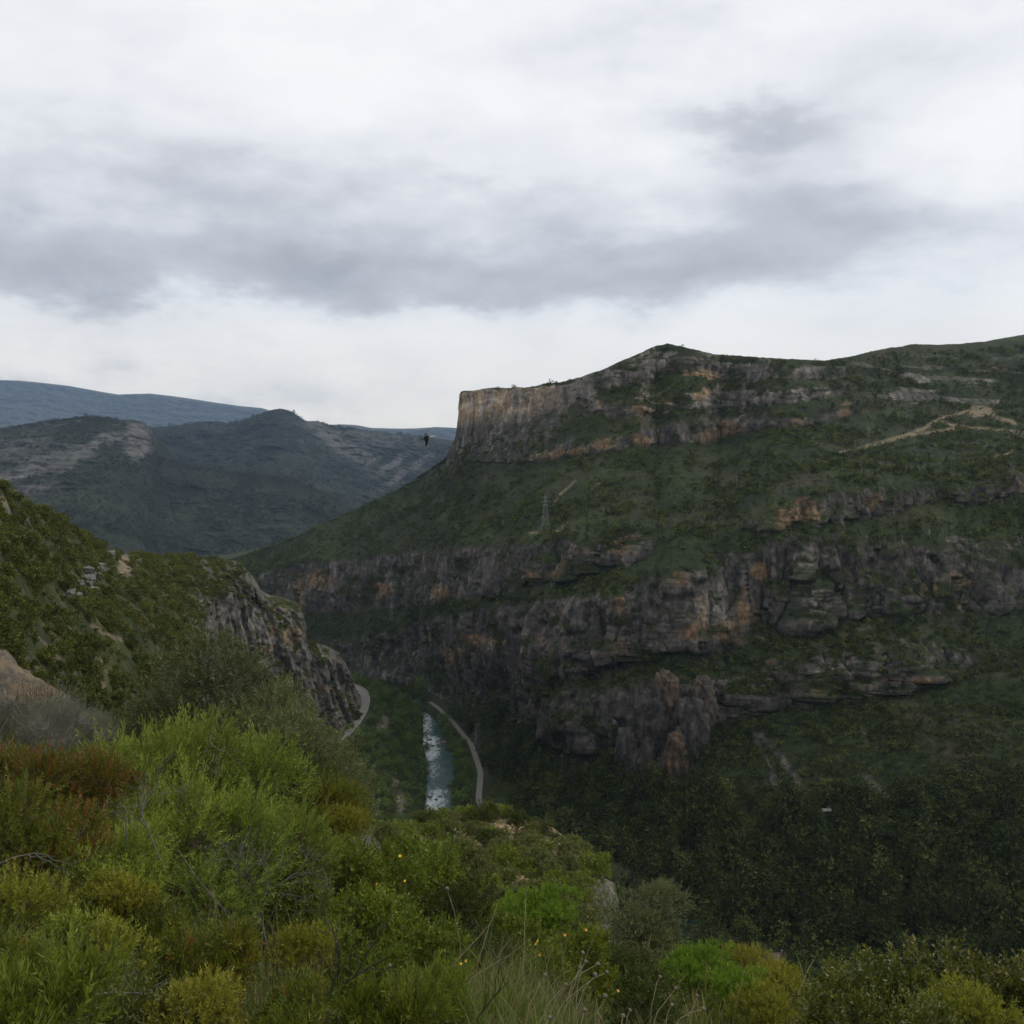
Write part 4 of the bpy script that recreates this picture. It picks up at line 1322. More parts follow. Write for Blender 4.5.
# ---------------- lush trees between the two roads
broad_p = [conifer(340 + s, 6.5, 3.0, 110, 5, .58, .32, .12, 10, .46) for s in range(4)]
broads = [make_tree('riverside_tree', 'tree', p, (M_BROAD, M_BARK)) for p in broad_p]
xr = np.interp(Pv[..., 1], riv_y, riv_x)
hw = np.interp(Pv[..., 1], riv_y, riv_w)
xl = np.interp(Pv[..., 1], rl_y, rl_x)
dl, dr = Pv[..., 0] - xl, xq - Pv[..., 0]
wv = (dl > 9) * (dr > 5) * (np.abs(Pv[..., 0] - xr) > hw + .4) * (Pv[..., 1] < 1000) * (Pv[..., 1] > 480) * (1 - rkv)
pos, _, _ = cells(Pv, wv * (vx > 250), 1500, r)
keepi = []
for q in range(len(pos)):
    if all((pos[q, 0] - pos[k, 0]) ** 2 + (pos[q, 1] - pos[k, 1]) ** 2 > 3.9 ** 2 for k in keepi):
        keepi.append(q)
    if len(keepi) >= 520:
        break
pos = pos[keepi]
px_, py_ = project(pos)
seen = (py_ < np.interp(px_, E_px, E_py) + 6) * (px_ > 335)
dist = np.linalg.norm(pos - [0, 0, CAMZ], axis=1)
hs = r.lognormal(-.12, .25, len(pos))
# keep the sight of the water as open as it is
xrq, hwq = np.interp(pos[:, 1], riv_y, riv_x), np.interp(pos[:, 1], riv_y, riv_w)
nearw = np.abs(pos[:, 0] - xrq) - hwq
hs = np.where(nearw < 9, hs * np.where(pos[:, 0] < xrq, .70, 1.05), hs)
order = np.argsort(-(hs / dist) * seen)
for q in order[:300]:
    side = 'on the bank between the river and the cliff road' if pos[q, 0] < xrq[q] else 'on the strip between the river and the valley road'
    place(broads[r.integers(4)], 'leafy green tree ' + side, pos[q] - [0, 0, .2], r.uniform(0, 6.28), hs[q],
          'trees left of the river' if pos[q, 0] < xrq[q] else 'trees right of the river')
rest = order[300:]
farb = [p[0] for p in broad_p]
n = 1700
p3, _, _ = cells(Pv, wv * (vx > 250) * (np.abs(Pv[..., 0] - xr) > hw + .4), n, r)
V1, T1, t1 = scatter(blobs, p3, r.lognormal(0, .3, n) * 1.2, r.uniform(0, 6.28, n), r.integers(0, 5, n), r.random(n))
V, T, ti = V1, T1, t1
if len(rest):
    V2, T2, t2 = scatter(farb, pos[rest], hs[rest], r.uniform(0, 6.28, len(rest)), r.integers(0, 4, len(rest)), r.random(len(rest)))
    V, T, ti = np.concatenate([V, V2]), np.concatenate([T, T2 + len(V)]), np.concatenate([ti, t2])
o = link('riverbank_undergrowth', mesh_np('riverbank_undergrowth', V, [T], {'tint': ti}), M_BROAD)
tag(o, 'green undergrowth on the river banks between the two roads', 'undergrowth', None, 'stuff')

# ---------------- scrub on the left hillside
Pl, rkl = LOFTS['rocky_hillside']
lx, ly = project(Pl)
bush_p = [plant(360 + s, 1.7, 1.35, 8, 70, 6, .34, .2, .34, .35, 1.0, .45, 0, .45, .03, .9, split=0.0) for s in range(4)]
bushes = [make_tree('hillside_shrub', 'shrub', p, (M_SCRUB2, M_BARK), ('foliage', 'branches')) for p in bush_p]
w = (1 - rkl) * (lx > -330) * (ly < 760) * (.16 + sstep(-.14, .22, fbm(Pl, (18, 18, 12), 4, 211, .6))) * (np.arange(Pl.shape[0]) < 255)[:, None]
n = 16000
pos, ii, jj = cells(Pl, w, n, r)
keep = in_view(pos, 330)
pos = pos[keep]
n = len(pos)
hs = np.minimum(r.lognormal(-.52, .46, n), 1.5)
dist = np.linalg.norm(pos - [0, 0, CAMZ], axis=1)
px_, py_ = project(pos)
seen = (py_ < np.interp(px_, E_px, E_py)) * (px_ > -5) * 1.0
order = np.argsort(-(hs / dist) * seen)
for q in order[:300]:
    place(bushes[r.integers(4)], 'green rounded shrub on the scrubby left hillside above the crag', pos[q] - [0, 0, .15], r.uniform(0, 6.28), hs[q] * 1.1, 'shrubs on the left hillside')
rest = order[300:]
farl = [p[0] for p in [plant(380 + s, 1.7, 1.4, 7, 34, 4, .5, .36, .3, .35, 1.0, .4, 0, .46, .03, .9, split=0.0) for s in range(4)]]
V, T, ti = scatter(farl, pos[rest] - [0, 0, .2], hs[rest] * 1.1, r.uniform(0, 6.28, len(rest)), r.integers(0, 4, len(rest)), r.random(len(rest)))
o = link('hillside_scrub', mesh_np('hillside_scrub', V, [T], {'tint': ti}), M_SCRUB2)
tag(o, 'mass of low green scrub covering the left hillside', 'scrub', None, 'stuff')

# ---------------- woods on the distant hills
Vs, Ts, ts, n0_ = [], [], [], 0
for nm, n, s_ in (('cliff_topped_hill', 22000, 2.4), ('cone_topped_hill', 22000, 3.3)):
    Pf, rkf = LOFTS[nm]
    fx, fy = project(Pf)
    w = (fx > -20) * (fx < 480) * (1 - rkf) ** 2 * (.1 + sstep(-.25, .2, fbm(Pf, 150, 4, 221))) * (np.arange(Pf.shape[0]) < Pf.shape[0] - 14)[:, None]
    pos, _, _ = cells(Pf, w, n, r)
    V, T, ti = scatter(blobs, pos - [0, 0, 1.0], s_ * r.lognormal(0, .4, n), r.uniform(0, 6.28, n), r.integers(0, 5, n), r.random(n))
    Vs.append(V), Ts.append(T + n0_), ts.append(ti)
    n0_ += len(V)
M_FARWOOD = leaf_mat('distant woods', (.010, .015, .008), (.018, .024, .011), (.030, .036, .015), .0, .7, .3)
o = link('distant_woods', mesh_np('distant_woods', np.concatenate(Vs), [np.concatenate(Ts)], {'tint': np.concatenate(ts)}, False), M_FARWOOD)
tag(o, 'dark patchy woods over the hills beyond the gorge', 'woods', None, 'stuff')
# ------------------------------------------------------------------ things on the land
def ground_pt(px, Y):
    u, _ = uw(px, 900)
    x = np.asarray(u * Y, float)
    return np.stack([x, np.asarray(Y, float) + 0 * x, near_z(x, np.asarray(Y, float) + 0 * x)], -1)


def on_land(name, px, py):
    P, _ = LOFTS[name]
    qx, qy = project(P)
    d = (qx - px) ** 2 + (qy - py) ** 2
    dist = P[..., 1]
    d = np.where(d < 4, d * .01 + dist * 1e-4, d + 100)
    i = np.unravel_index(np.argmin(d), d.shape)
    return P[i]


M_STEEL = plain_mat('galvanised steel', (.20, .21, .22), (.15, .16, .17), 2, .5, .4)
M_WOOD = plain_mat('weathered pole wood', (.20, .19, .17), (.12, .11, .10), 4, .85, .2)
M_WHITE = plain_mat('whitewashed wall', (.25, .24, .20), (.19, .18, .15), .8, .85, .2)
M_TILE = plain_mat('old clay roof tiles', (.12, .080, .062), (.08, .06, .05), 3.0, .85, .2)
M_STONEWALL = plain_mat('rendered house wall', (.30, .26, .21), (.22, .19, .16), 1.0, .9, .2)
M_DARKGLASS = plain_mat('dark window opening', (.02, .022, .025), (.03, .03, .035), 2, .3, .5)
M_DOOR = plain_mat('brown plank door', (.10, .06, .04), (.06, .04, .03), 3, .7, .3)
M_BOULDER = plain_mat('pale weathered limestone', (.17, .165, .150), (.085, .082, .075), .6, .95, .15, .8)


def pylon(label, loc, h, arms=3, w=.11):
    t = thing('power_pylon', label, 'pylon', loc, r.uniform(-.3, .3))
    b = h * w
    lv = np.array([0, .22, .42, .60, .76, .90, 1.0]) * h
    half = b * (1 - .86 * lv / h)
    mb = MB()
    A, B = [], []
    cs = [(-1, -1), (1, -1), (1, 1), (-1, 1)]
    for i in range(6):
        for k in range(4):
            p = lambda c, j: [c[0] * half[j], c[1] * half[j], lv[j]]
            c0, c1 = cs[k], cs[(k + 1) % 4]
            A += [p(c0, i), p(c0, i), p(c1, i), p(c0, i + 1)]
            B += [p(c0, i + 1), p(c1, i + 1), p(c0, i + 1), p(c1, i + 1)]
    mb.tubes(A, B, h * .0017, h * .0017, 4)
    link('lattice_mast', mb.mesh('lattice_mast'), M_STEEL, t)
    for k in range(arms):
        z = h * (.97 - .11 * k)
        L = h * (.10 + .035 * (k == 1))
        for s in (-1, 1):
            mb = MB().tubes([[0, 0, z], [0, 0, z - h * .035]], [[s * L, 0, z - h * .02], [s * L, 0, z - h * .02]], h * .0034, h * .0028, 4)
            mb.tubes([[s * L, 0, z - h * .02]], [[s * L, 0, z - h * .05]], h * .004, h * .004, 5)
            link('cross_arm', mb.mesh('cross_arm'), M_STEEL, t)
    return t


pylon('pale lattice pylon at the terrace edge beside the dirt track', on_land('mesa_hill', 545, 532), 25)
pylon('taller grey pylon on the upper terrace under the end of the summit cliff', on_land('mesa_hill', 868, 444), 13.5, 2)
pylon('short grey pylon on the terrace just below the pale sandy track', on_land('mesa_hill', 855, 453), 9.5, 2)
pylon('faint pylon on the green ledge between the two lower cliff bands', on_land('mesa_hill', 391, 622), 19)


def pole(label, loc, h, rad):
    t = thing('utility_pole', label, 'pole', loc)
    link('post', MB().path(np.array([[0, 0, -1], [0, 0, h * .5], [0, 0, h]]), [rad, rad * .9, rad * .7], 6).mesh('post', True), M_WOOD, t)
    mb = MB().tubes([[-h * .1, 0, h * .94]], [[h * .1, 0, h * .94]], rad * .6, rad * .6, 4)
    mb.tubes([[-h * .09, 0, h * .94], [h * .09, 0, h * .94], [0, 0, h]], [[-h * .09, 0, h * .98], [h * .09, 0, h * .98], [0, 0, h * 1.04]], rad * .45, rad * .35, 5)
    link('crossbar', mb.mesh('crossbar'), M_STEEL, t)


pole('slim pale pole alone in the scrub in the middle of the terrace', on_land('mesa_hill', 736, 488), 8.0, .28)
pole('slim pole at the foot of the crags beside the river road', on_land('mesa_hill', 562, 778), 14.0, .2)


def house(name, cat, label, loc, L, W, Hh, rot, wallm, roofm, rise=1.6):
    t = thing(name, label, cat, loc, rot)
    hx, hy = L / 2, W / 2
    mb = MB().box((-hx, -hy, -2), (hx, hy, Hh))
    mb.add([(-hx, -hy, Hh), (-hx, hy, Hh), (-hx, 0, Hh + rise), (hx, -hy, Hh), (hx, hy, Hh), (hx, 0, Hh + rise)], None, [(0, 2, 1), (3, 4, 5)])
    link('wall', mb.mesh('wall'), wallm, t)
    o, th = .35, .16
    sl = rise / hy
    V = []
    for s in (-1, 1):
        e = (s * (hy + o), Hh - o * sl)
        rr = (0, Hh + rise)
        for x in (-hx - o, hx + o):
            for y, z in (e, rr):
                V += [(x, y, z + .02), (x, y, z + th)]
    fs = []
    for k in (0, 8):
        a = lambda i: k + i
        fs += [(a(1), a(3), a(7), a(5)), (a(0), a(4), a(6), a(2)), (a(0), a(1), a(5), a(4)), (a(0), a(2), a(3), a(1)), (a(4), a(5), a(7), a(6))]
    rf = link('roof', MB().add(V, fs).mesh('roof'), roofm, t)
    link('chimney', MB().box((hx * .5, -.3, Hh + rise * .5), (hx * .5 + .55, .3, Hh + rise + .9)).mesh('chimney'), wallm, rf)
    for x in (-hx * .55, hx * .55):
        wn = link('window', MB().box((x - .45, -hy - .06, Hh * .45), (x + .45, -hy - .012, Hh * .45 + 1.1)).mesh('window'), M_DARKGLASS, t)
        link('sill', MB().box((x - .55, -hy - .14, Hh * .45 - .1), (x + .55, -hy - .012, Hh * .45 - .003)).mesh('sill'), wallm, wn)
    link('door', MB().box((-.5, -hy - .07, 0.0), (.5, -hy - .012, 2.0)).mesh('door'), M_DOOR, t)
    return t


HOUSE_AT = [(776, 966, 11.0, 7.0, 4.2, .25), (908, 950, 9.0, 6.5, 4.2, -.55), (866, 972, 8.0, 6.0, 3.2, .1)]
HOUSE_LOC = []
for px, py, L, W, Hh, rot in HOUSE_AT:
    p = at_z(px, py, 9.0)
    HOUSE_LOC.append(p)
    near_land = [on_land('mesa_hill', px, py), on_land('valley_ground', px, py)]
    p = min(near_land, key=lambda q: abs(project(q)[0] - px) + abs(project(q)[1] - py))
    HOUSE_LOC[-1] = p
house('farm_house', 'house', 'brown roofed house on the valley floor behind the yellow green bush', HOUSE_LOC[0], 7.2, 6, 3.6, .12, M_STONEWALL, M_TILE)
house('farm_house', 'house', 'reddish roofed house half hidden by trees in the valley wood', HOUSE_LOC[1], 6.5, 5.5, 3.6, -.75, M_STONEWALL, M_TILE)
house('farm_house', 'house', 'small pale house just above the broad leaved bushes of the near slope', HOUSE_LOC[2], 5.5, 5, 2.6, .1, M_WHITE, M_STONEWALL, 1.2)
house('stone_hut', 'hut', 'tiny pale hut standing alone at the upper edge of the valley wood', on_land('mesa_hill', 826, 813), 3.8, 3.0, 2.0, .1, M_WHITE, M_WHITE, .7)


def rock_mesh(seed, dims, amp=.25, sub=4, cut=.75, layer=0):
    import bmesh
    bm = bmesh.new()
    bmesh.ops.create_icosphere(bm, subdivisions=sub, radius=1)
    V = np.array([v.co for v in bm.verts])
    T = np.array([[v.index for v in f.verts] for f in bm.faces])
    bm.free()
    V = np.sign(V) * np.abs(V) ** cut
    D = V * np.array(dims)
    s = max(dims)
    V = V * (1 + amp * 1.3 * fbm(D + seed * 5.1, s * .9, 4, seed) + amp * .6 * fbm(D + seed, s * .3, 3, seed + 1, .6, True))[:, None]
    V = V * np.array(dims)
    if layer:
        V[:, 0] += layer * fbm(V, (s * 2, s * 2, s * .12), 3, seed + 3)
        V[:, 1] += layer * fbm(V, (s * 2, s * 2, s * .10), 3, seed + 4)
    return V, T


kinds_b = []
for s in range(4):
    V, T = rock_mesh(400 + s, (1.2, 1.0, .95), .42, 3, .6)
    m_ = mesh_np('boulder', V, [T], None, False)
    m_.materials.append(M_BOULDER)
    kinds_b.append(m_)
for k, (px, py, s) in enumerate([(111, 556, 2.6), (103, 561, 1.9), (93, 562, 1.8), (98, 569, 2.5), (86, 572, 2.2), (90, 579, 1.7), (84, 580, 1.6), (97, 577, 2.0), (88, 586, 1.6), (78, 583, 1.3), (92, 591, 1.5), (107, 572, 1.3), (115, 559, 1.5), (139, 562, 1.6), (72, 584, 1.2), (71, 597, 1.9), (76, 599, 1.7)]):
    p = on_land('rocky_hillside', px, py)
    s *= .68
    tag(link('boulder', kinds_b[k % 4], None, None, p + [0, 0, s * .12], r.uniform(0, 6), (s * r.uniform(.8, 1.4), s * r.uniform(.8, 1.2), s * r.uniform(.7, 1.05))),
        'pale grey boulder in the rock cluster high on the left hillside' if k < 15 else 'pale flat boulder in the grass downhill of the rock cluster', 'boulder', 'pale boulders on the left hillside')

# the sloping outcrop at the left edge
M_OUTCROP, nt = new_mat('warm layered limestone')
co = nd(nt, 'ShaderNodeTexCoord').outputs['Object']
mp = nd(nt, 'ShaderNodeMapping')
mp.inputs['Scale'].default_value = (1, 1, 3.0)
nt.links.new(co, mp.inputs[0])
n1_ = noise_tex(nt, 1.6, 7, .65, mp.outputs[0])
n2_ = noise_tex(nt, 6.0, 6, .65, co)
n3_ = noise_tex(nt, .7, 3, .5, co)
c1 = mixc(nt, maprange(nt, n1_, .42, .56, 0, 1), (.150, .112, .066), (.062, .054, .043))
c2 = mixc(nt, maprange(nt, n3_, .48, .62, 0, .8), c1, (.165, .098, .034))
c3 = mixc(nt, maprange(nt, n2_, .55, .72, 0, .85), c2, (.06, .055, .045))
b = nd(nt, 'ShaderNodeBsdfPrincipled')
nt.links.new(c3, b.inputs['Base Color'])
b.inputs['Roughness'].default_value = .95
bp = nd(nt, 'ShaderNodeBump')
bp.inputs['Strength'].default_value = .9
bp.inputs['Distance'].default_value = .12
nt.links.new(mth(nt, 'ADD', n1_, mth(nt, 'MULTIPLY', n2_, .5)), bp.inputs['Height'])
nt.links.new(bp.outputs[0], b.inputs['Normal'])
out_to(nt, b.outputs[0])
V, T = rock_mesh(431, (2.9, 1.7, 1.15), .26, 6, .62, .30)
nrm = unit(V)
V = V + nrm * (.30 * fbm(V, (.9, .9, .5), 5, 433, .65, True) - .38 * sstep(.55, .85, fbm(V, (1.1, 1.1, .45), 3, 435, .55, True)) + .06 * fbm(V, .18, 2, 434))[:, None]
a = .72
V = np.stack([V[:, 0] * math.cos(a) + V[:, 2] * math.sin(a), V[:, 1], -V[:, 0] * math.sin(a) + V[:, 2] * math.cos(a)], -1)
c = at(-10, 766, 19.0)
tag(link('rock_outcrop', mesh_np('rock_outcrop', V, [T], None, True), M_OUTCROP, None, c), 'sloping tan limestone outcrop behind the grey bush on the near slope', 'rock')

# ---------------- bird crossing the valley
M_BIRD, nt = new_mat('bird plumage')
a_ = nd(nt, 'ShaderNodeAttribute', attribute_name='tone')
b = nd(nt, 'ShaderNodeBsdfPrincipled')
nt.links.new(mixc(nt, maprange(nt, noise_tex(nt, 30, 3, .5, nd(nt, 'ShaderNodeTexCoord').outputs['Object']), .3, .7, .0, .25), a_.outputs['Color'], (.05, .05, .05)), b.inputs['Base Color'])
b.inputs['Roughness'].default_value = .7
out_to(nt, b.outputs[0])
# one surface: a row of cross-sections from the near wing tip through the body to the far wing tip
st = [(-1.0, .10, -.62, .012, .12), (-.80, .04, -.50, .02, .20), (-.55, .0, -.33, .03, .26), (-.30, -.01, -.15, .045, .29), (-.12, 0, -.02, .085, .42), (0, 0, 0, .11, .62), (.12, 0, -.02, .085, .42), (.30, -.01, .10, .045, .29), (.55, .0, .22, .03, .26), (.80, .05, .27, .02, .20), (1.0, .12, .25, .012, .10)]
rings = []
ks = 12
for y, xo, z, th, ch in st:
    an = np.arange(ks) * 2 * math.pi / ks
    rings.append(np.stack([xo + ch * .5 * np.cos(an) * np.where(np.cos(an) < 0, 1.35 if abs(y) < .05 else 1.0, 1.0), np.full(ks, y * .55), z * .55 + th * .55 * np.sin(an) * (1 if abs(y) > .2 else .9)], -1))
V = np.concatenate(rings)
k = np.arange(ks)
q = np.concatenate([np.stack([i * ks + k, i * ks + (k + 1) % ks, (i + 1) * ks + (k + 1) % ks, (i + 1) * ks + k], -1) for i in range(len(st) - 1)])
nV = len(V)
V = np.concatenate([V, [rings[0].mean(0), rings[-1].mean(0)]])
caps = np.concatenate([np.stack([k, np.full(ks, nV), (k + 1) % ks], -1), np.stack([(len(st) - 1) * ks + k, (len(st) - 1) * ks + (k + 1) % ks, np.full(ks, nV + 1)], -1)])
head = MB()
body = MB().add(V, q, caps)
# head and beak, tail: grown out of the middle sections
body.path(np.array([[.22, 0, .0], [.33, 0, .025], [.40, 0, .03], [.45, 0, .02], [.50, 0, .0]]), [.045, .048, .042, .022, .003], 8)
body.path(np.array([[-.30, 0, 0], [-.42, 0, .0], [-.60, 0, -.01]]), [.03, .045, .055], 8)
Vb = np.concatenate(body.v)
tone_b = np.where((np.abs(Vb[:, 1:2]) < .1) & (Vb[:, 0:1] < -.2), [[.55, .52, .50]], [[.012, .011, .012]])
tone_b = np.where((Vb[:, 1:2] > .3) & (Vb[:, 1:2] < .5), [[.35, .33, .33]], tone_b)
bird = link('bird', body.mesh('bird', True, {'tone': tone_b}), M_BIRD, None, at(426.5, 438, 74.0), R(160))
bird.rotation_euler = (R(28), R(14), R(200))
tag(bird, 'dark bird with a pale tail flying over the gorge left of the mesa end', 'bird')

# ------------------------------------------------------------------ near plants
M_BRIGHT = leaf_mat('bright narrow leaves', (.066, .100, .016), (.150, .200, .030), (.285, .335, .070), .30, .5, .2)
M_OLIVE = leaf_mat('olive leaves', (.060, .076, .028), (.105, .124, .048), (.180, .196, .092), .18, .5, .2)
M_MASTIC = leaf_mat('mastic leaves turning', (.055, .085, .012), (.150, .155, .020), (.230, .066, .026), .30, .45, .15, .3, .84)
M_REDM = leaf_mat('reddened mastic leaves', (.055, .080, .012), (.135, .120, .018), (.230, .060, .026), .30, .45, .15, .3, .62)
M_GREYBUSH = leaf_mat('grey needle leaves', (.085, .086, .062), (.145, .148, .108), (.205, .208, .160), .15, .7)
M_GREEN = leaf_mat('green shrub leaves', (.056, .080, .011), (.125, .165, .020), (.250, .290, .046), .30, .5, .2)
M_DARKG = leaf_mat('dark shrub leaves', (.034, .050, .011), (.062, .082, .017), (.110, .130, .032), .22, .5, .2)
M_LIME = leaf_mat('lime green leaves', (.085, .145, .014), (.150, .240, .024), (.215, .310, .044), .32, .5, .1)
M_YEL = leaf_mat('yellow green leaves', (.090, .108, .014), (.205, .212, .026), (.340, .320, .054), .30, .5, .12)
M_RBROAD = leaf_mat('broad glossy leaves', (.040, .054, .010), (.092, .108, .018), (.200, .190, .040), .28, .36, .15, .5)
M_DUSK = leaf_mat('dull promontory leaves', (.066, .080, .024), (.128, .142, .040), (.205, .210, .070), .2, .6)
M_TWIG = plain_mat('grey dry twigs', (.30, .28, .25), (.17, .155, .14), 14, .85, .2)
M_BROWNTWIG = plain_mat('brown shrub wood', (.11, .085, .06), (.06, .045, .035), 14, .85, .2)

SH = ('foliage', 'branches')
KN = {}


def kind(key, name, cat, mat, wood, variants, **kw):
    KN[key] = [make_tree(name, cat, plant(500 + 37 * len(KN) + v, **kw), (mat, wood), SH) for v in range(variants)]
    KN[key + '_d'] = (kw['H'], kw['Rr'])


kind('bright', 'narrow_leaved_shrub', 'shrub', M_BRIGHT, M_BROWNTWIG, 3, H=1.7, Rr=1.1, lobes=11, twigs=620, per=20, leafL=.090, leafW=.017, twigL=.42, up=.55, spread=.75, lob=.34, stem_r=.016, split=.4, open_=.5, tips=.35)
kind('olive', 'wild_olive_tree', 'tree', M_OLIVE, M_BARK, 2, H=2.8, Rr=1.5, lobes=12, twigs=2100, per=12, leafL=.095, leafW=.025, twigL=.26, up=.45, spread=.9, lob=.50, stem_r=.03, split=.15, open_=.62, stems=3)
kind('mastic', 'mastic_shrub', 'shrub', M_MASTIC, M_BROWNTWIG, 2, H=1.2, Rr=1.0, lobes=10, twigs=650, per=13, leafL=.080, leafW=.026, twigL=.26, up=.5, spread=.8, lob=.40, stem_r=.012, split=.3, open_=.4, tint_by_twig=.8)
kind('red', 'mastic_shrub', 'shrub', M_REDM, M_BROWNTWIG, 1, H=1.2, Rr=1.0, lobes=10, twigs=560, per=12, leafL=.085, leafW=.026, twigL=.28, up=.6, spread=.75, lob=.38, stem_r=.012, split=.5, open_=.45, tint_by_twig=.85)
kind('grey', 'grey_shrub', 'shrub', M_GREYBUSH, M_TWIG, 2, H=1.1, Rr=1.1, lobes=12, twigs=1200, per=13, leafL=.045, leafW=.008, twigL=.24, up=.9, spread=.5, lob=.42, stem_r=.014, split=.5, open_=.3)
kind('green', 'leafy_shrub', 'shrub', M_GREEN, M_BROWNTWIG, 3, H=1.5, Rr=1.15, lobes=11, twigs=700, per=12, leafL=.095, leafW=.040, twigL=.26, up=.35, spread=1.0, lob=.34, stem_r=.016, split=.2, open_=.4)
kind('dark', 'dark_leafy_shrub', 'shrub', M_DARKG, M_BROWNTWIG, 2, H=1.6, Rr=1.15, lobes=12, twigs=850, per=11, leafL=.080, leafW=.030, twigL=.18, up=.55, spread=.9, lob=.40, stem_r=.016, split=.2, open_=.4)
kind('lime', 'lime_green_shrub', 'shrub', M_LIME, M_BROWNTWIG, 2, H=1.3, Rr=1.4, lobes=16, twigs=1000, per=10, leafL=.10, leafW=.035, twigL=.17, up=.5, spread=.9, lob=.34, stem_r=.016, split=.1, open_=.5, flat=1.0)
kind('yellow', 'yellow_green_shrub', 'shrub', M_YEL, M_BROWNTWIG, 2, H=1.2, Rr=1.2, lobes=12, twigs=800, per=10, leafL=.085, leafW=.028, twigL=.18, up=.6, spread=.9, lob=.40, stem_r=.016, split=.2, open_=.4)
kind('broad', 'broad_leaved_shrub', 'shrub', M_RBROAD, M_BROWNTWIG, 3, H=1.7, Rr=1.0, lobes=11, twigs=520, per=9, leafL=.105, leafW=.052, twigL=.24, up=.4, spread=1.1, lob=.40, stem_r=.014, split=.6, open_=.3)
kind('low', 'mastic_shrub', 'shrub', M_MASTIC, M_BROWNTWIG, 3, H=.9, Rr=1.0, lobes=9, twigs=620, per=10, leafL=.13, leafW=.034, twigL=.24, up=.6, spread=.9, lob=.42, stem_r=.012, split=.4, open_=.35, tint_by_twig=.75)
kind('lowg', 'leafy_shrub', 'shrub', M_GREEN, M_BROWNTWIG, 2, H=.9, Rr=1.0, lobes=8, twigs=420, per=13, leafL=.14, leafW=.030, twigL=.38, up=.8, spread=.7, lob=.40, stem_r=.012, split=.4, open_=.35)
kind('promo', 'promontory_shrub', 'shrub', M_DUSK, M_BROWNTWIG, 3, H=1.6, Rr=1.5, lobes=11, twigs=300, per=8, leafL=.20, leafW=.085, twigL=.24, up=.4, spread=1.0, lob=.42, stem_r=.03, split=.0, open_=.5)
kind('promog', 'promontory_shrub', 'shrub', M_GREEN, M_BROWNTWIG, 2, H=1.6, Rr=1.5, lobes=11, twigs=300, per=8, leafL=.20, leafW=.085, twigL=.24, up=.4, spread=1.0, lob=.42, stem_r=.03, split=.0, open_=.5)
kind('promod', 'juniper_shrub', 'shrub', M_DARKG, M_BROWNTWIG, 2, H=2.0, Rr=1.3, lobes=12, twigs=320, per=8, leafL=.18, leafW=.07, twigL=.24, up=.7, spread=.8, lob=.40, stem_r=.03, split=.0, open_=.5)


def put(key, px, py_top, Y, wpx, label, group=None, min_h=.6, max_h=1.3, sink=0.0):
    """a plant of width wpx whose top is at py_top, rooted in the ground at distance Y"""
    H, Rr = KN[key + '_d']
    g = ground_pt(px, Y)
    s = wpx / 2 * Y / F / Rr * 1.0
    top_z = at(px, py_top, Y)[..., 2]
    h = float(top_z - g[2] + sink)
    sz = min(max(h / (H * .97), s * min_h), s * max_h)
    g[2] = g[2] - sink if h / (H * .97) <= s * max_h else float(top_z) - sz * H * .97
    kk = KN[key]
    return place(kk[r.integers(len(kk))], label, g, r.uniform(0, 6.28), (s, s, sz), group)


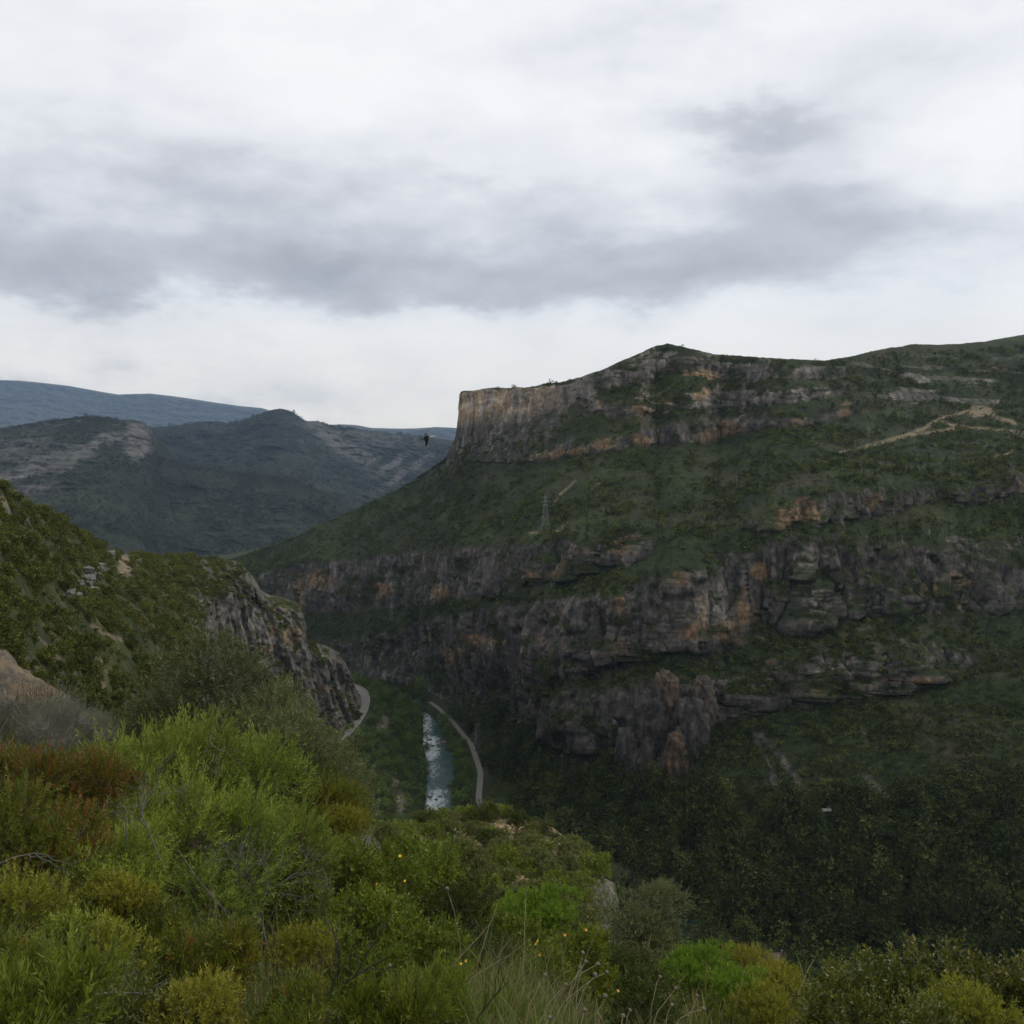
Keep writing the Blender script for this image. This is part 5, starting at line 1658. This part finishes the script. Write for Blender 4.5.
PUTS = [
    # olives behind
    ('olive', 228, 646, 16, 165, 'round dark wild olive standing tallest behind the bright narrow leaved bushes'),
    ('olive', 306, 722, 14.5, 118, 'grey green olive leaning out beside the end of the cliff road'),
    ('olive', 168, 698, 16, 100, 'low dark olive between the hillside and the bright bushes'),
    ('olive', 262, 690, 15.5, 110, 'dark olive joined between the tall round olive and the grey green one'),
    ('dark', 120, 715, 17, 80, 'dark bush just behind the outcrop end and the bright bushes'),
    ('dark', 300, 760, 14, 100, 'dark shrub below the grey green olive'),
    ('dark', 205, 735, 14, 120, 'dark shrub showing through behind the bright narrow leaved bushes'),
    # grey bush over the outcrop
    ('grey', 28, 692, 12.5, 110, 'grey bush with needle leaves in front of the tan outcrop'),
    ('grey', 52, 700, 11.0, 80, 'grey green twiggy bush between the two grey bushes under the outcrop'),
    ('grey', 78, 712, 12.0, 80, 'brown grey half dry bush at the low end of the tan outcrop'),
    ('grey', -25, 700, 12.5, 90, 'grey bush cut by the picture edge in front of the outcrop'),
    # bright bushes
    ('bright', 135, 738, 9.5, 120, 'bright narrow leaved bush beside the red tinged mastic'),
    ('bright', 186, 734, 9.8, 130, 'tallest bright narrow leaved bush in front of the dark olives'),
    ('bright', 246, 752, 10.2, 120, 'bright narrow leaved bush just under the round dark olive'),
    ('bright', 160, 790, 7.8, 130, 'feathery bright bush with grey bare twigs poking out'),
    ('bright', 225, 792, 8.2, 140, 'wide bright bush in the middle of the narrow leaved group'),
    ('bright', 280, 812, 8.8, 110, 'bright bush at the downhill end of the narrow leaved group'),
    ('bright', 120, 830, 6.8, 110, 'low bright bush beside the yellowing mastic over the grass'),
    ('bright', 212, 868, 7.4, 120, 'lowest bright bush above the dry grass'),
    ('green', 268, 858, 8.6, 110, 'green bush behind the tangle of grey dead twigs'),
    # mastic, red and yellow
    ('red', 26, 748, 7.2, 110, 'red and yellow mastic bush below the grey bush'),
    ('red', 92, 750, 7.6, 90, 'reddest mastic bush with upright crimson tips'),
    ('mastic', 8, 800, 5.8, 120, 'yellow green mastic bush at the picture edge'),
    ('red', 62, 812, 6.2, 120, 'yellowing mastic bush above the long grass'),
    ('mastic', 168, 905, 5.6, 80, 'small rust tinged mastic in the long grass'),
    ('yellow', 20, 868, 5.0, 110, 'yellow green low bush at the edge of the long grass'),
    ('yellow', 118, 878, 5.6, 80, 'small yellow green bush in the long grass'),
    ('green', 40, 925, 4.6, 130, 'leafy low green bush left of the long grass'),
    ('low', 5, 955, 3.9, 120, 'small yellow leaved bush in the bottom corner by the dead branch'),
    ('yellow', 92, 925, 4.7, 120, 'low bush of long narrow leaves in the middle of the grass'),
    ('lowg', 35, 985, 3.6, 150, 'dark leafy low bush behind the root of the dead branch'),
    ('low', 205, 935, 5.2, 100, 'yellow and rust low bush at the edge of the dry grass'),
    ('broad', 130, 985, 3.9, 120, 'low green bush under the long dead branch'),
    ('yellow', 195, 985, 4.0, 120, 'low green bush at the tip of the dead branch'),
    ('lowg', 425, 985, 5.6, 100, 'low leafy bush among the yellow flowers at the bottom'),
    ('low', 290, 1000, 4.2, 120, 'rusty yellow low bush in the dry grass at the bottom edge'),
    ('lowg', 385, 1000, 5.0, 110, 'low leafy bush right of the dark forked stem'),
    ('green', 112, 862, 5.8, 110, 'leafy green low bush under the mastic and bright bush'),
    # yellow brown one below the olive
    ('mastic', 322, 782, 13.5, 85, 'brown and yellow bush above the pale rock'),
    ('yellow', 342, 808, 13.0, 60, 'yellow tipped small bush at the pale rock'),
    # middle greens
    ('green', 330, 838, 12, 110, 'fresh green shrub downhill of the brown and yellow bush'),
    ('green', 385, 850, 13, 110, 'fresh green shrub below the river, with yellow flowers beside it'),
    ('green', 424, 838, 18, 110, 'pointed dark green shrub in the centre of the slope'),
    ('dark', 440, 858, 20, 110, 'broad dark green shrub right of the pointed one'),
    ('green', 350, 888, 9.5, 130, 'large leafy shrub at the centre over the dry grass'),
    ('green', 410, 898, 10.5, 120, 'leafy shrub with small white specks in the centre'),
    ('dark', 455, 880, 16, 110, 'dark rounded shrub between the centre greens and the promontory'),
    ('green', 310, 890, 8.8, 90, 'leafy green shrub next to the dead twigs'),
    ('green', 440, 935, 9.0, 100, 'low leafy shrub under the dark rounded shrub'),
    ('green', 375, 945, 7.6, 90, 'low leafy shrub behind the dark forked stem'),
    ('yellow', 300, 930, 7.4, 80, 'yellowish low shrub in the dry grass'),
    ('dark', 470, 925, 12, 80, 'dark small shrub under the bright smooth shrub'),
    # right of centre
    ('lime', 542, 889, 30, 95, 'lime green mound of a shrub at the foot of the promontory'),
    ('green', 516, 920, 19, 90, 'green shrub in front of the lime mound'),
    ('green', 572, 928, 17, 90, 'green shrub with orange yellow flowers below the promontory rock'),
    ('olive', 645, 890, 30, 92, 'rounded grey green olive alone against the dark wood'),
    ('dark', 612, 944, 24, 60, 'dark low bush at the left foot of the rounded olive'),
    ('dark', 655, 950, 24, 90, 'dark low bush under the rounded olive'),
    ('lime', 702, 950, 20, 84, 'brightest green clipped looking bush on the brow'),
    ('lime', 735, 968, 19, 66, 'bright green bush downhill of the brightest one'),
    ('yellow', 742, 950, 25, 70, 'yellow green bush behind the bright green pair'),
    ('yellow', 780, 968, 22, 70, 'yellow green bush at the right end of the brow'),
    ('yellow', 768, 992, 17, 80, 'yellow green bush in front of the brow with dry stems'),
    ('green', 545, 955, 12, 90, 'green shrub in the flowery grass under the promontory'),
    ('dark', 640, 972, 15, 90, 'dull green low shrub in the grass below the olive'),
    # right corner
    ('broad', 862, 958, 10, 80, 'upright broad leaved bush with the highest sprig of its group'),
    ('broad', 840, 975, 9.4, 80, 'broad leaved bush at the valley side of the corner group'),
    ('broad', 905, 962, 9.2, 100, 'broad leaved bush in the middle of the corner group'),
    ('broad', 952, 948, 9.6, 110, 'tallest broad leaved bush of the corner group'),
    ('broad', 1000, 966, 9.2, 100, 'broad leaved bush beside the tallest of the corner group'),
    ('broad', 1050, 962, 9.0, 100, 'broad leaved bush cut by the picture edge'),
    ('broad', 880, 992, 7.8, 90, 'low broad leaved bush in the bottom corner'),
    ('yellow', 975, 992, 7.6, 100, 'yellow leaved low bush in the bottom corner'),
    ('broad', 930, 1000, 7.4, 90, 'low reddish broad leaved bush in the bottom corner'),
]
for q in PUTS:
    put(*q)

# more shrubs down the slope, too alike to tell apart
used = [(q[1], q[2] + q[4] * .3) for q in PUTS]
cnt = 0
for _ in range(2500):
    Y = math.exp(r.uniform(math.log(9), math.log(34)))
    px = r.uniform(250, 640) if Y < 13 else r.uniform(250, 440)
    e, epy = np.interp(px, E_px, E_Y), np.interp(px, E_px, E_py)
    if Y > e - 2 or (px > 570 and Y > 30):
        continue
    g = ground_pt(px, Y)
    gx_, gy_ = project(g)
    if gy_ > 1010 or any(abs(gx_ - a) < 34 and abs(gy_ - b_) < 20 for a, b_ in used):
        continue
    wp = np.interp(Y, [9, 48], [85, 44]) * r.uniform(.7, 1.15)
    if px > 480 and Y < 25 and gy_ > 950:
        wp *= .6
    used.append((float(gx_), float(gy_)))
    key = r.choice(['green', 'dark', 'yellow', 'grey', 'lime'], p=[.42, .30, .10, .12, .06]) if Y < 26 else r.choice(['promo', 'promog', 'promod'], p=[.5, .3, .2])
    nm = {'green': 'leafy green', 'dark': 'dark green', 'yellow': 'yellow green', 'grey': 'dry grey', 'lime': 'light green', 'promo': 'dull green', 'promog': 'fresh green', 'promod': 'dark'}[key]
    put(key, px, gy_ - wp * r.uniform(.5, .85), Y, wp, nm + ' shrub among the scrub of the slope below the viewpoint', nm + ' shrubs of the near slope')
    cnt += 1
    if cnt >= 80:
        break

# the promontory
put('promod', 484, 801, 90, 36, 'darkest juniper on the crest of the promontory beside the river road')
put('promog', 464, 808, 92, 26, 'bright green shrub on the crest of the promontory below the white water')
put('promod', 516, 808, 90, 26, 'dark shrub at the top of the promontory beside the sandy patch')
used = []
cnt = 0
for _ in range(6000):
    Y = r.uniform(34, 99)
    px = r.uniform(385, 600)
    e = np.interp(px, E_px, E_Y)
    if Y > e - 1 or (px > 572 and r.random() < .7):
        continue
    g = ground_pt(px, Y)
    gx_, gy_ = project(g)
    if any(abs(gx_ - a) < 10 and abs(gy_ - b_) < 6 for a, b_ in used) or abs(gx_ - 466) < 15 and -4 < gy_ - 846 < 14 or abs(gx_ - 508) < 15 and -4 < gy_ - 829 < 13:
        continue
    used.append((float(gx_), float(gy_)))
    wp = np.interp(Y, [34, 99], [36, 19]) * r.uniform(.6, 1.3)
    key = r.choice(['promo', 'promog', 'promod'], p=[.56, .27, .17])
    nm = {'promo': 'dull green', 'promog': 'fresh green', 'promod': 'dark upright'}[key]
    put(key, px, gy_ - wp * r.uniform(.5, .72), Y, wp, nm + ' shrub among those that cover the promontory', nm + ' shrubs on the promontory')
    cnt += 1
    if cnt >= 185:
        break

# ---------------- rocks that the water breaks over
M_WETROCK = plain_mat('wet river rock', (.10, .095, .09), (.05, .048, .045), 1.2, .5, .5, .5)
M_REDROCK = plain_mat('reddish river rock', (.19, .11, .09), (.11, .07, .06), 1.2, .7, .4, .5)
for k, (px, py, s_, red) in enumerate([(430, 740, 1.2, 0), (437, 742, 1.0, 0), (426, 743, .9, 0), (433, 746, .8, 0), (444, 743, 1.6, 1), (441, 746, 1.0, 1), (427, 733, .9, 0), (431, 728, .8, 0), (436, 800, .9, 0), (431, 797, .8, 0), (440, 797, 1.0, 0), (428, 806, .7, 0)]):
    V, T = rock_mesh(450 + k, (1.2, 1.0, .75), .3, 3)
    p = at_z(px, py, 0.0)
    tag(link('river_rock', mesh_np('river_rock', V * s_, [T], None, False), M_REDROCK if red else M_WETROCK, None, p + [0, 0, .1 * s_]),
        'reddish rock at the right end of the white rapid' if red else 'dark wet rock breaking the white water of the river', 'rock', 'reddish rocks in the river' if red else 'dark rocks in the river')

# ---------------- rock pinnacles standing out from the gorge wall
for k, (px, pyb, wpx, hpx, oc) in enumerate([(648, 794, 17, 50, .15), (676, 788, 18, 48, .6), (633, 788, 24, 52, .0), (668, 726, 20, 46, .55), (704, 726, 20, 42, .3), (655, 746, 28, 44, .0), (690, 756, 26, 50, .0)]):
    p = on_land('mesa_hill', px, pyb - 4)
    m1 = p[1] / F
    V, T = rock_mesh(470 + k, (wpx * .5 * m1, wpx * .55 * m1, hpx * .62 * m1), .40, 5, .80)
    nr_ = unit(V)
    V = V + nr_ * (wpx * m1 * (.26 * fbm(V, (4.5, 4.5, 16), 4, 480 + k, .6, True) + .16 * fbm(V, (2.2, 2.2, 3), 3, 490 + k, .6)))[:, None]
    st_ = fbm(V, (3, 3, 12), 3, 500 + k)
    c_ = .72 * lerp(ROCK * .85, ROCK_L * .6, sstep(-.2, .4, st_))
    c_ = lerp(c_, ROCK_D, sstep(.0, .4, fbm(V, (3, 3, 20), 3, 510 + k)))
    c_ = lerp(c_, OCHRE * .8, oc * sstep(-.25, .2, fbm(V, (4, 4, 9), 2, 520 + k)))
    lab = 'tall grey rock pinnacle standing against the dark gorge wall' if oc < .3 else 'ochre stained rock pinnacle standing against the dark gorge wall'
    tag(link('rock_pinnacle', mesh_np('rock_pinnacle', V, [T], {'tone': c_, 'rock': np.ones(len(V))}), M_LAND, None, p + [0, wpx * .26 * m1 + 2, hpx * .30 * m1]), lab, 'rock pinnacle',
        'grey pinnacles of the gorge wall' if oc < .3 else 'ochre pinnacles of the gorge wall')
# ------------------------------------------------------------------ grass, stems, flowers, dead wood
def blades(n, px_rng, Y_rng, h, w, r, dens=None, lean=.5):
    px = r.uniform(*px_rng, n * 3)
    Y = np.exp(r.uniform(math.log(Y_rng[0]), math.log(Y_rng[1]), n * 3))
    ok = Y < np.interp(px, E_px, E_Y)
    px, Y = px[ok], Y[ok]
    g = ground_pt(px, Y)
    cl = fbm(g * [1, 1, 0], .9, 2, 301) + .5 * fbm(g * [1, 1, 0], .28, 2, 302)
    ok = cl > r.uniform(-.55, .25, len(g))
    if dens is not None:
        ok &= r.random(len(g)) < dens(px, Y)
    g = g[ok][:n]
    m = len(g)
    L = h * r.lognormal(0, .35, m)
    big = fbm(g * [1, 1, 0], 1.6, 2, 303)
    dirb = np.stack([np.cos(big * 5 + .6), np.sin(big * 5 + .6), 0 * big], -1) * .5 + rnd_dirs(r, m) * [1, 1, 0]
    dirb = unit(dirb)
    ln = lean * r.uniform(.2, 1.5, m)
    s = np.stack([-dirb[:, 1], dirb[:, 0], 0 * big], -1)
    wd = w * r.uniform(.6, 1.4, m)
    rows_ = []
    for t in (0, .4, .75):
        c = g + np.stack([0 * L, 0 * L, L * t], -1) + dirb * (L * ln * t * t)[:, None] - np.array([0, 0, .02])
        c[:, 2] -= L * ln * .35 * t * t
        k = wd * (1 - t * .6) / 2
        rows_ += [c - s * k[:, None], c + s * k[:, None]]
    tip = g + np.stack([0 * L, 0 * L, L], -1) + dirb * (L * ln)[:, None]
    tip[:, 2] -= L * ln * .35
    V = np.stack(rows_ + [tip], 1)
    i = (np.arange(m) * 7)[:, None]
    Q = np.concatenate([i + [[0, 1, 3, 2]], i + [[2, 3, 5, 4]]])
    T = i + [[4, 5, 6]]
    tint = np.clip(.5 + .6 * fbm(g * [1, 1, 0], 2.2, 2, 305) + r.normal(0, .22, m), 0, 1)
    return V.reshape(-1, 3), Q, T, np.repeat(tint, 7)


M_GRASS = leaf_mat('long green grass', (.050, .080, .010), (.090, .125, .016), (.170, .165, .035), .3, .5, 0)
M_DRYGRASS = leaf_mat('pale dry grass', (.110, .105, .040), (.190, .165, .075), (.300, .255, .140), .25, .7, 0)
wet = lambda px, Y: np.interp(px, [-200, 180, 260, 420, 520, 1200], [1, 1, .45, .5, .8, .7])
dry = lambda px, Y: np.interp(px, [-200, 120, 240, 400, 470, 700, 1200], [.12, .2, 1, .9, .4, .6, .4])
for nm, mat, lab, dn, sets in (
        ('grass', M_GRASS, 'long green grass on the near slope', wet, [(24000, (-120, 1140), (2.6, 9), .20, .009), (24000, (-60, 1100), (8, 20), .28, .016), (20000, (250, 900), (18, 100), .45, .04)]),
        ('dry_grass', M_DRYGRASS, 'pale dry grass among the green on the near slope', dry, [(9000, (-120, 1140), (2.6, 9), .30, .004), (14000, (-60, 1100), (8, 20), .42, .008), (9000, (250, 900), (18, 100), .45, .03)])):
    Vs, Qs, Ts, ts, n = [], [], [], [], 0
    for cnt_, pr_, yr_, h_, w_ in sets:
        V, Q, T, ti = blades(cnt_, pr_, yr_, h_, w_, r, dn)
        Vs.append(V), Qs.append(Q + n), Ts.append(T + n), ts.append(ti)
        n += len(V)
    o = link(nm, mesh_np(nm, np.concatenate(Vs), [np.concatenate(Qs), np.concatenate(Ts)], {'tint': np.concatenate(ts)}), mat)
    tag(o, lab, 'grass', None, 'stuff')

M_STRAW = plain_mat('straw stalks', (.26, .22, .13), (.17, .14, .085), 20, .7, .3)
M_SEED = plain_mat('dry seed heads', (.22, .185, .14), (.10, .08, .06), 60, .9, .2, .6)
M_STEMG = plain_mat('green flower stems', (.10, .14, .03), (.06, .09, .02), 20, .6, .3)
M_PETAL = plain_mat('yellow petals', (.72, .50, .03), (.60, .36, .02), 30, .6, .3)
M_PETALO = plain_mat('orange yellow petals', (.55, .30, .03), (.45, .22, .02), 30, .6, .3)
M_DEAD = plain_mat('grey dead wood', (.17, .16, .145), (.09, .085, .075), 18, .9, .2, .5)
M_DARKW = plain_mat('dark living stem', (.045, .04, .03), (.025, .022, .018), 18, .8, .2)
M_PALEB = plain_mat('pale buds', (.55, .55, .44), (.40, .42, .28), 30, .7, .3)


def head_mesh(seed, rad):
    V, T, _ = blob_proto(seed, 1.0, 2, .3)
    return V * rad, T


# dry stalks with round seed heads: tip, foot, distance
STALKS = [((545, 975), (522, 1030), 5.2), ((566, 985), (528, 1032), 5.0), ((598, 964), (532, 1034), 5.1), ((607, 972), (540, 1034), 5.3), ((586, 962), (560, 1008), 5.6), ((676, 988), (640, 1022), 5.2),
          ((704, 1009), (655, 1022), 5.4), ((623, 1016), (617, 1034), 5.0), ((585, 1010), (578, 1034), 5.0), ((583, 953), (575, 990), 6.0), ((580, 968), (566, 1000), 5.8), ((660, 977), (650, 1004), 6.0),
          ((630, 1010), (622, 1034), 5.6), ((672, 1005), (660, 1030), 5.4), ((697, 996), (690, 1020), 5.8), ((595, 975), (570, 1020), 5.6), ((550, 1018), (540, 1036), 4.8), ((605, 996), (590, 1030), 5.4),
          ((446, 978), (455, 1010), 6.5), ((447, 889), (462, 990), 8.0), ((390, 966), (398, 1010), 6.5)]
for k, (tp, ft, Y) in enumerate(STALKS):
    a, b_ = at(*tp, Y), at(*ft, Y * .97)
    g = ground_pt(ft[0], Y * .95)
    base = np.array([b_[0], b_[1], min(b_[2], max(g[2], b_[2] - .5)) - .02])
    lab = 'straw coloured dry stalk ending in a small round seed head in the grass'
    t = thing('dry_stalk', lab, 'dry stalk', base, 0, None, 'dry stalks with seed heads in the foreground')
    q0, q2 = np.zeros(3), a - base
    q1 = np.array([(b_ - base)[0] * .5 + q2[0] * .1, q2[1] * .5, max(q2[2] * .75, (b_ - base)[2])])
    tt = np.linspace(0, 1, 8)[:, None]
    pts = q0 * (1 - tt) ** 2 + 2 * q1 * tt * (1 - tt) + q2 * tt ** 2 + .006 * r.normal(size=(8, 3)) * tt * (1 - tt) * 4
    link('stem', MB().path(pts, np.linspace(.0032, .0018, 8), 5).mesh('stem', True), M_STRAW, t)
    V, T = head_mesh(610 + k % 3, .0115 * Y / 5.2 * r.uniform(.8, 1.2))
    link('seed_head', mesh_np('seed_head', V + (a - base) - [0, 0, .005], [T]), M_SEED, t)


def flower_mesh(seed, rad):
    rr = np.random.default_rng(seed)
    mb = MB()
    n = 7
    for k in range(n):
        an = k * 2 * math.pi / n + rr.uniform(-.1, .1)
        d = np.array([math.cos(an), math.sin(an), .25])
        s = np.array([-math.sin(an), math.cos(an), 0])
        c = d * rad
        mb.add([[0, 0, 0], c * .55 + s * rad * .32, c, c * .55 - s * rad * .32], [(0, 1, 2, 3)])
        mb.add([[0, 0, -.002], c * .55 + s * rad * .32 - [0, 0, .002], c - [0, 0, .002], c * .55 - s * rad * .32 - [0, 0, .002]], [(3, 2, 1, 0)])
    V, T, _ = blob_proto(seed, .6, 1, .2)
    mb.add(V * rad * .3, None, T)
    return mb.mesh('flower')


FL = [(400, 856, 8.5, 0), (405, 881, 8.3, 0), (377, 884, 8.6, 1), (405, 891, 8.3, 0), (410, 955, 7.0, 0), (461, 964, 6.8, 0), (466, 961, 6.8, 1), (463, 1004, 6.2, 0), (458, 1011, 6.2, 0), (479, 1005, 6.2, 0), (499, 1011, 6.2, 1), (390, 960, 7.0, 0),
      (595, 897, 15, 0), (564, 920, 14, 1), (588, 917, 14, 1), (569, 934, 13.5, 0), (565, 935, 13.5, 1), (538, 941, 12, 0), (540, 955, 11, 1), (536, 944, 12, 0), (511, 965, 10, 0), (618, 991, 8.0, 1), (586, 930, 13.8, 1)]
fm = [flower_mesh(640, .028), flower_mesh(641, .028)]
fm[0].materials.append(M_PETAL)
fm[1].materials.append(M_PETALO)
stem_v = MB().path(np.array([[0, 0, -.6], [.015, 0, -.35], [-.008, .01, -.15], [0, 0, 0]]), [.004, .0035, .003, .0025], 5).mesh('stem', True)
stem_v.materials.append(M_STEMG)
for k, (px, py, Y, ki) in enumerate(FL):
    p = at(px, py, Y)
    t = thing('yellow_flower' if ki == 0 else 'orange_flower', ('yellow' if ki == 0 else 'orange yellow') + (' daisy like flower in the green centre of the slope' if px < 520 else ' flower on the bushes below the promontory'),
              'flower', p, r.uniform(0, 6), Y / 9.0 * .58, ('yellow' if ki == 0 else 'orange') + (' flowers at the centre' if px < 520 else ' flowers below the promontory'))
    f_ = link('flower', fm[ki], None, t)
    f_.rotation_euler = (R(40), R(r.uniform(-30, 30)), 0)
    link('stem', stem_v, None, t)


def branchy(seed, pts, rad, levels=2, side=5, L=.5, up=.3):
    """a bare branch with side twigs, as one mesh"""
    rr = np.random.default_rng(seed)
    mb = MB()

    def go(p, ra, lev, ln):
        n = len(p)
        mb.path(p, np.linspace(ra, ra * .35, n), 5)
        if lev == 0:
            return
        for _ in range(side):
            k = rr.uniform(.2, .95) * (n - 1)
            i = int(k)
            b0 = p[i] * (1 - k + i) + p[min(i + 1, n - 1)] * (k - i)
            d = unit(unit(p[min(i + 1, n - 1)] - p[i]) * .7 + rr.normal(size=3) * .6 + [0, 0, up])
            q = [b0]
            for _s in range(4):
                d = unit(d + rr.normal(size=3) * .25)
                q.append(q[-1] + d * ln / 4 * rr.uniform(.7, 1.2))
            go(np.array(q), ra * .5, lev - 1, ln * .55)
    go(np.asarray(pts, float), rad, levels, L)
    return mb


def branch_thing(name, label, pix, Y, rad, mat, seed, levels=2, side=5, L=.5, up=.3, dY=0.0):
    Ys = np.linspace(Y, Y + dY, len(pix))
    pts = np.array([at(p[0], p[1], y) for p, y in zip(pix, Ys)])
    base = pts[0].copy()
    return tag(link(name, branchy(seed, pts - base, rad, levels, side, L, up).mesh(name, True), mat, None, base), label, 'branch')


branch_thing('dead_branch', 'long grey dead branch lying across the grass in the bottom corner', [(30, 1020), (52, 1003), (80, 997), (110, 993), (140, 994), (166, 998), (190, 1004)], 4.3, .010, M_DEAD, 701, 2, 4, .25, .1, .3)
branch_thing('dead_branch', 'thin grey dead branch just below the long one in the grass', [(60, 1036), (90, 1016), (120, 1009), (150, 1012), (176, 1020)], 4.0, .006, M_DEAD, 702, 2, 4, .22, .1, .2)
branch_thing('dead_branch', 'tangle of bare grey twigs left of the leafy centre shrubs', [(268, 950), (262, 925), (256, 908), (248, 893), (240, 882)], 7.6, .009, M_DEAD, 703, 3, 6, .5, .15, .2)
branch_thing('dead_branch', 'bare grey twig fan at the downhill end of the bright bushes', [(258, 930), (262, 905), (270, 890), (285, 880), (310, 872)], 7.6, .007, M_DEAD, 704, 3, 5, .42, .1, .1)
branch_thing('dead_branch', 'straight pale bare stick slanting through the bright bush', [(178, 850), (195, 876), (213, 898), (235, 918)], 7.0, .005, M_DEAD, 705, 1, 4, .3, .1)
branch_thing('dead_branch', 'bare grey twig poking up between mastic and bright bush', [(127, 850), (126, 822), (122, 812), (104, 818)], 6.6, .005, M_DEAD, 706, 2, 4, .25, .3)
branch_thing('dead_branch', 'pale bare twig bent over the top of the bright bushes', [(212, 800), (216, 770), (222, 752), (226, 742)], 8.9, .006, M_DEAD, 707, 2, 4, .3, .3)
branch_thing('dead_branch', 'grey bare twig lying over the mastic at the picture edge', [(-6, 866), (15, 857), (36, 853), (50, 856)], 5.2, .005, M_DEAD, 708, 2, 3, .2, .2)
branch_thing('dead_branch', 'grey bare sprig in the middle of the bright bush group', [(160, 860), (150, 835), (140, 812), (152, 790)], 6.6, .006, M_DEAD, 709, 2, 6, .3, .3)
branch_thing('bare_branch', 'dark forked stem rising from the bottom edge left of centre', [(310, 1030), (322, 1002), (332, 990), (338, 970), (340, 950)], 4.6, .008, M_DARKW, 710, 2, 3, .35, .5)
branch_thing('bare_branch', 'dark slanting stem of the fork at the bottom edge', [(322, 1004), (336, 992), (350, 980), (368, 968), (392, 955)], 4.6, .006, M_DARKW, 711, 2, 4, .3, .6)
branch_thing('bare_branch', 'thin dark stem slanting up at the bottom edge among flowers', [(476, 1020), (488, 1004), (500, 990), (508, 982)], 5.0, .005, M_DARKW, 712, 1, 4, .2, .5)
branch_thing('straw_stalk', 'pale straight straw slanting up from the flowery grass', [(446, 974), (462, 955), (478, 938), (492, 921)], 6.0, .005, M_STRAW, 713, 0, 0, .2)
branch_thing('straw_stalk', 'second pale straw slanting over the flowery grass', [(470, 980), (490, 966), (512, 954), (530, 938)], 6.0, .004, M_STRAW, 714, 0, 0, .2)
branch_thing('straw_stalk', 'pale straw lying low over the bottom grass', [(458, 1004), (470, 996), (485, 988)], 5.6, .004, M_STRAW, 715, 0, 0, .2)
branch_thing('flower_stalk', 'tall thin green flower stem standing clear of the centre shrubs', [(348, 950), (347, 905), (346, 870), (347, 838)], 7.4, .003, M_STEMG, 716, 0, 0, .2)
branch_thing('flower_stalk', 'thin green stem left of the flowery grass', [(334, 1010), (336, 960), (338, 930)], 6.0, .003, M_STEMG, 717, 1, 3, .12)
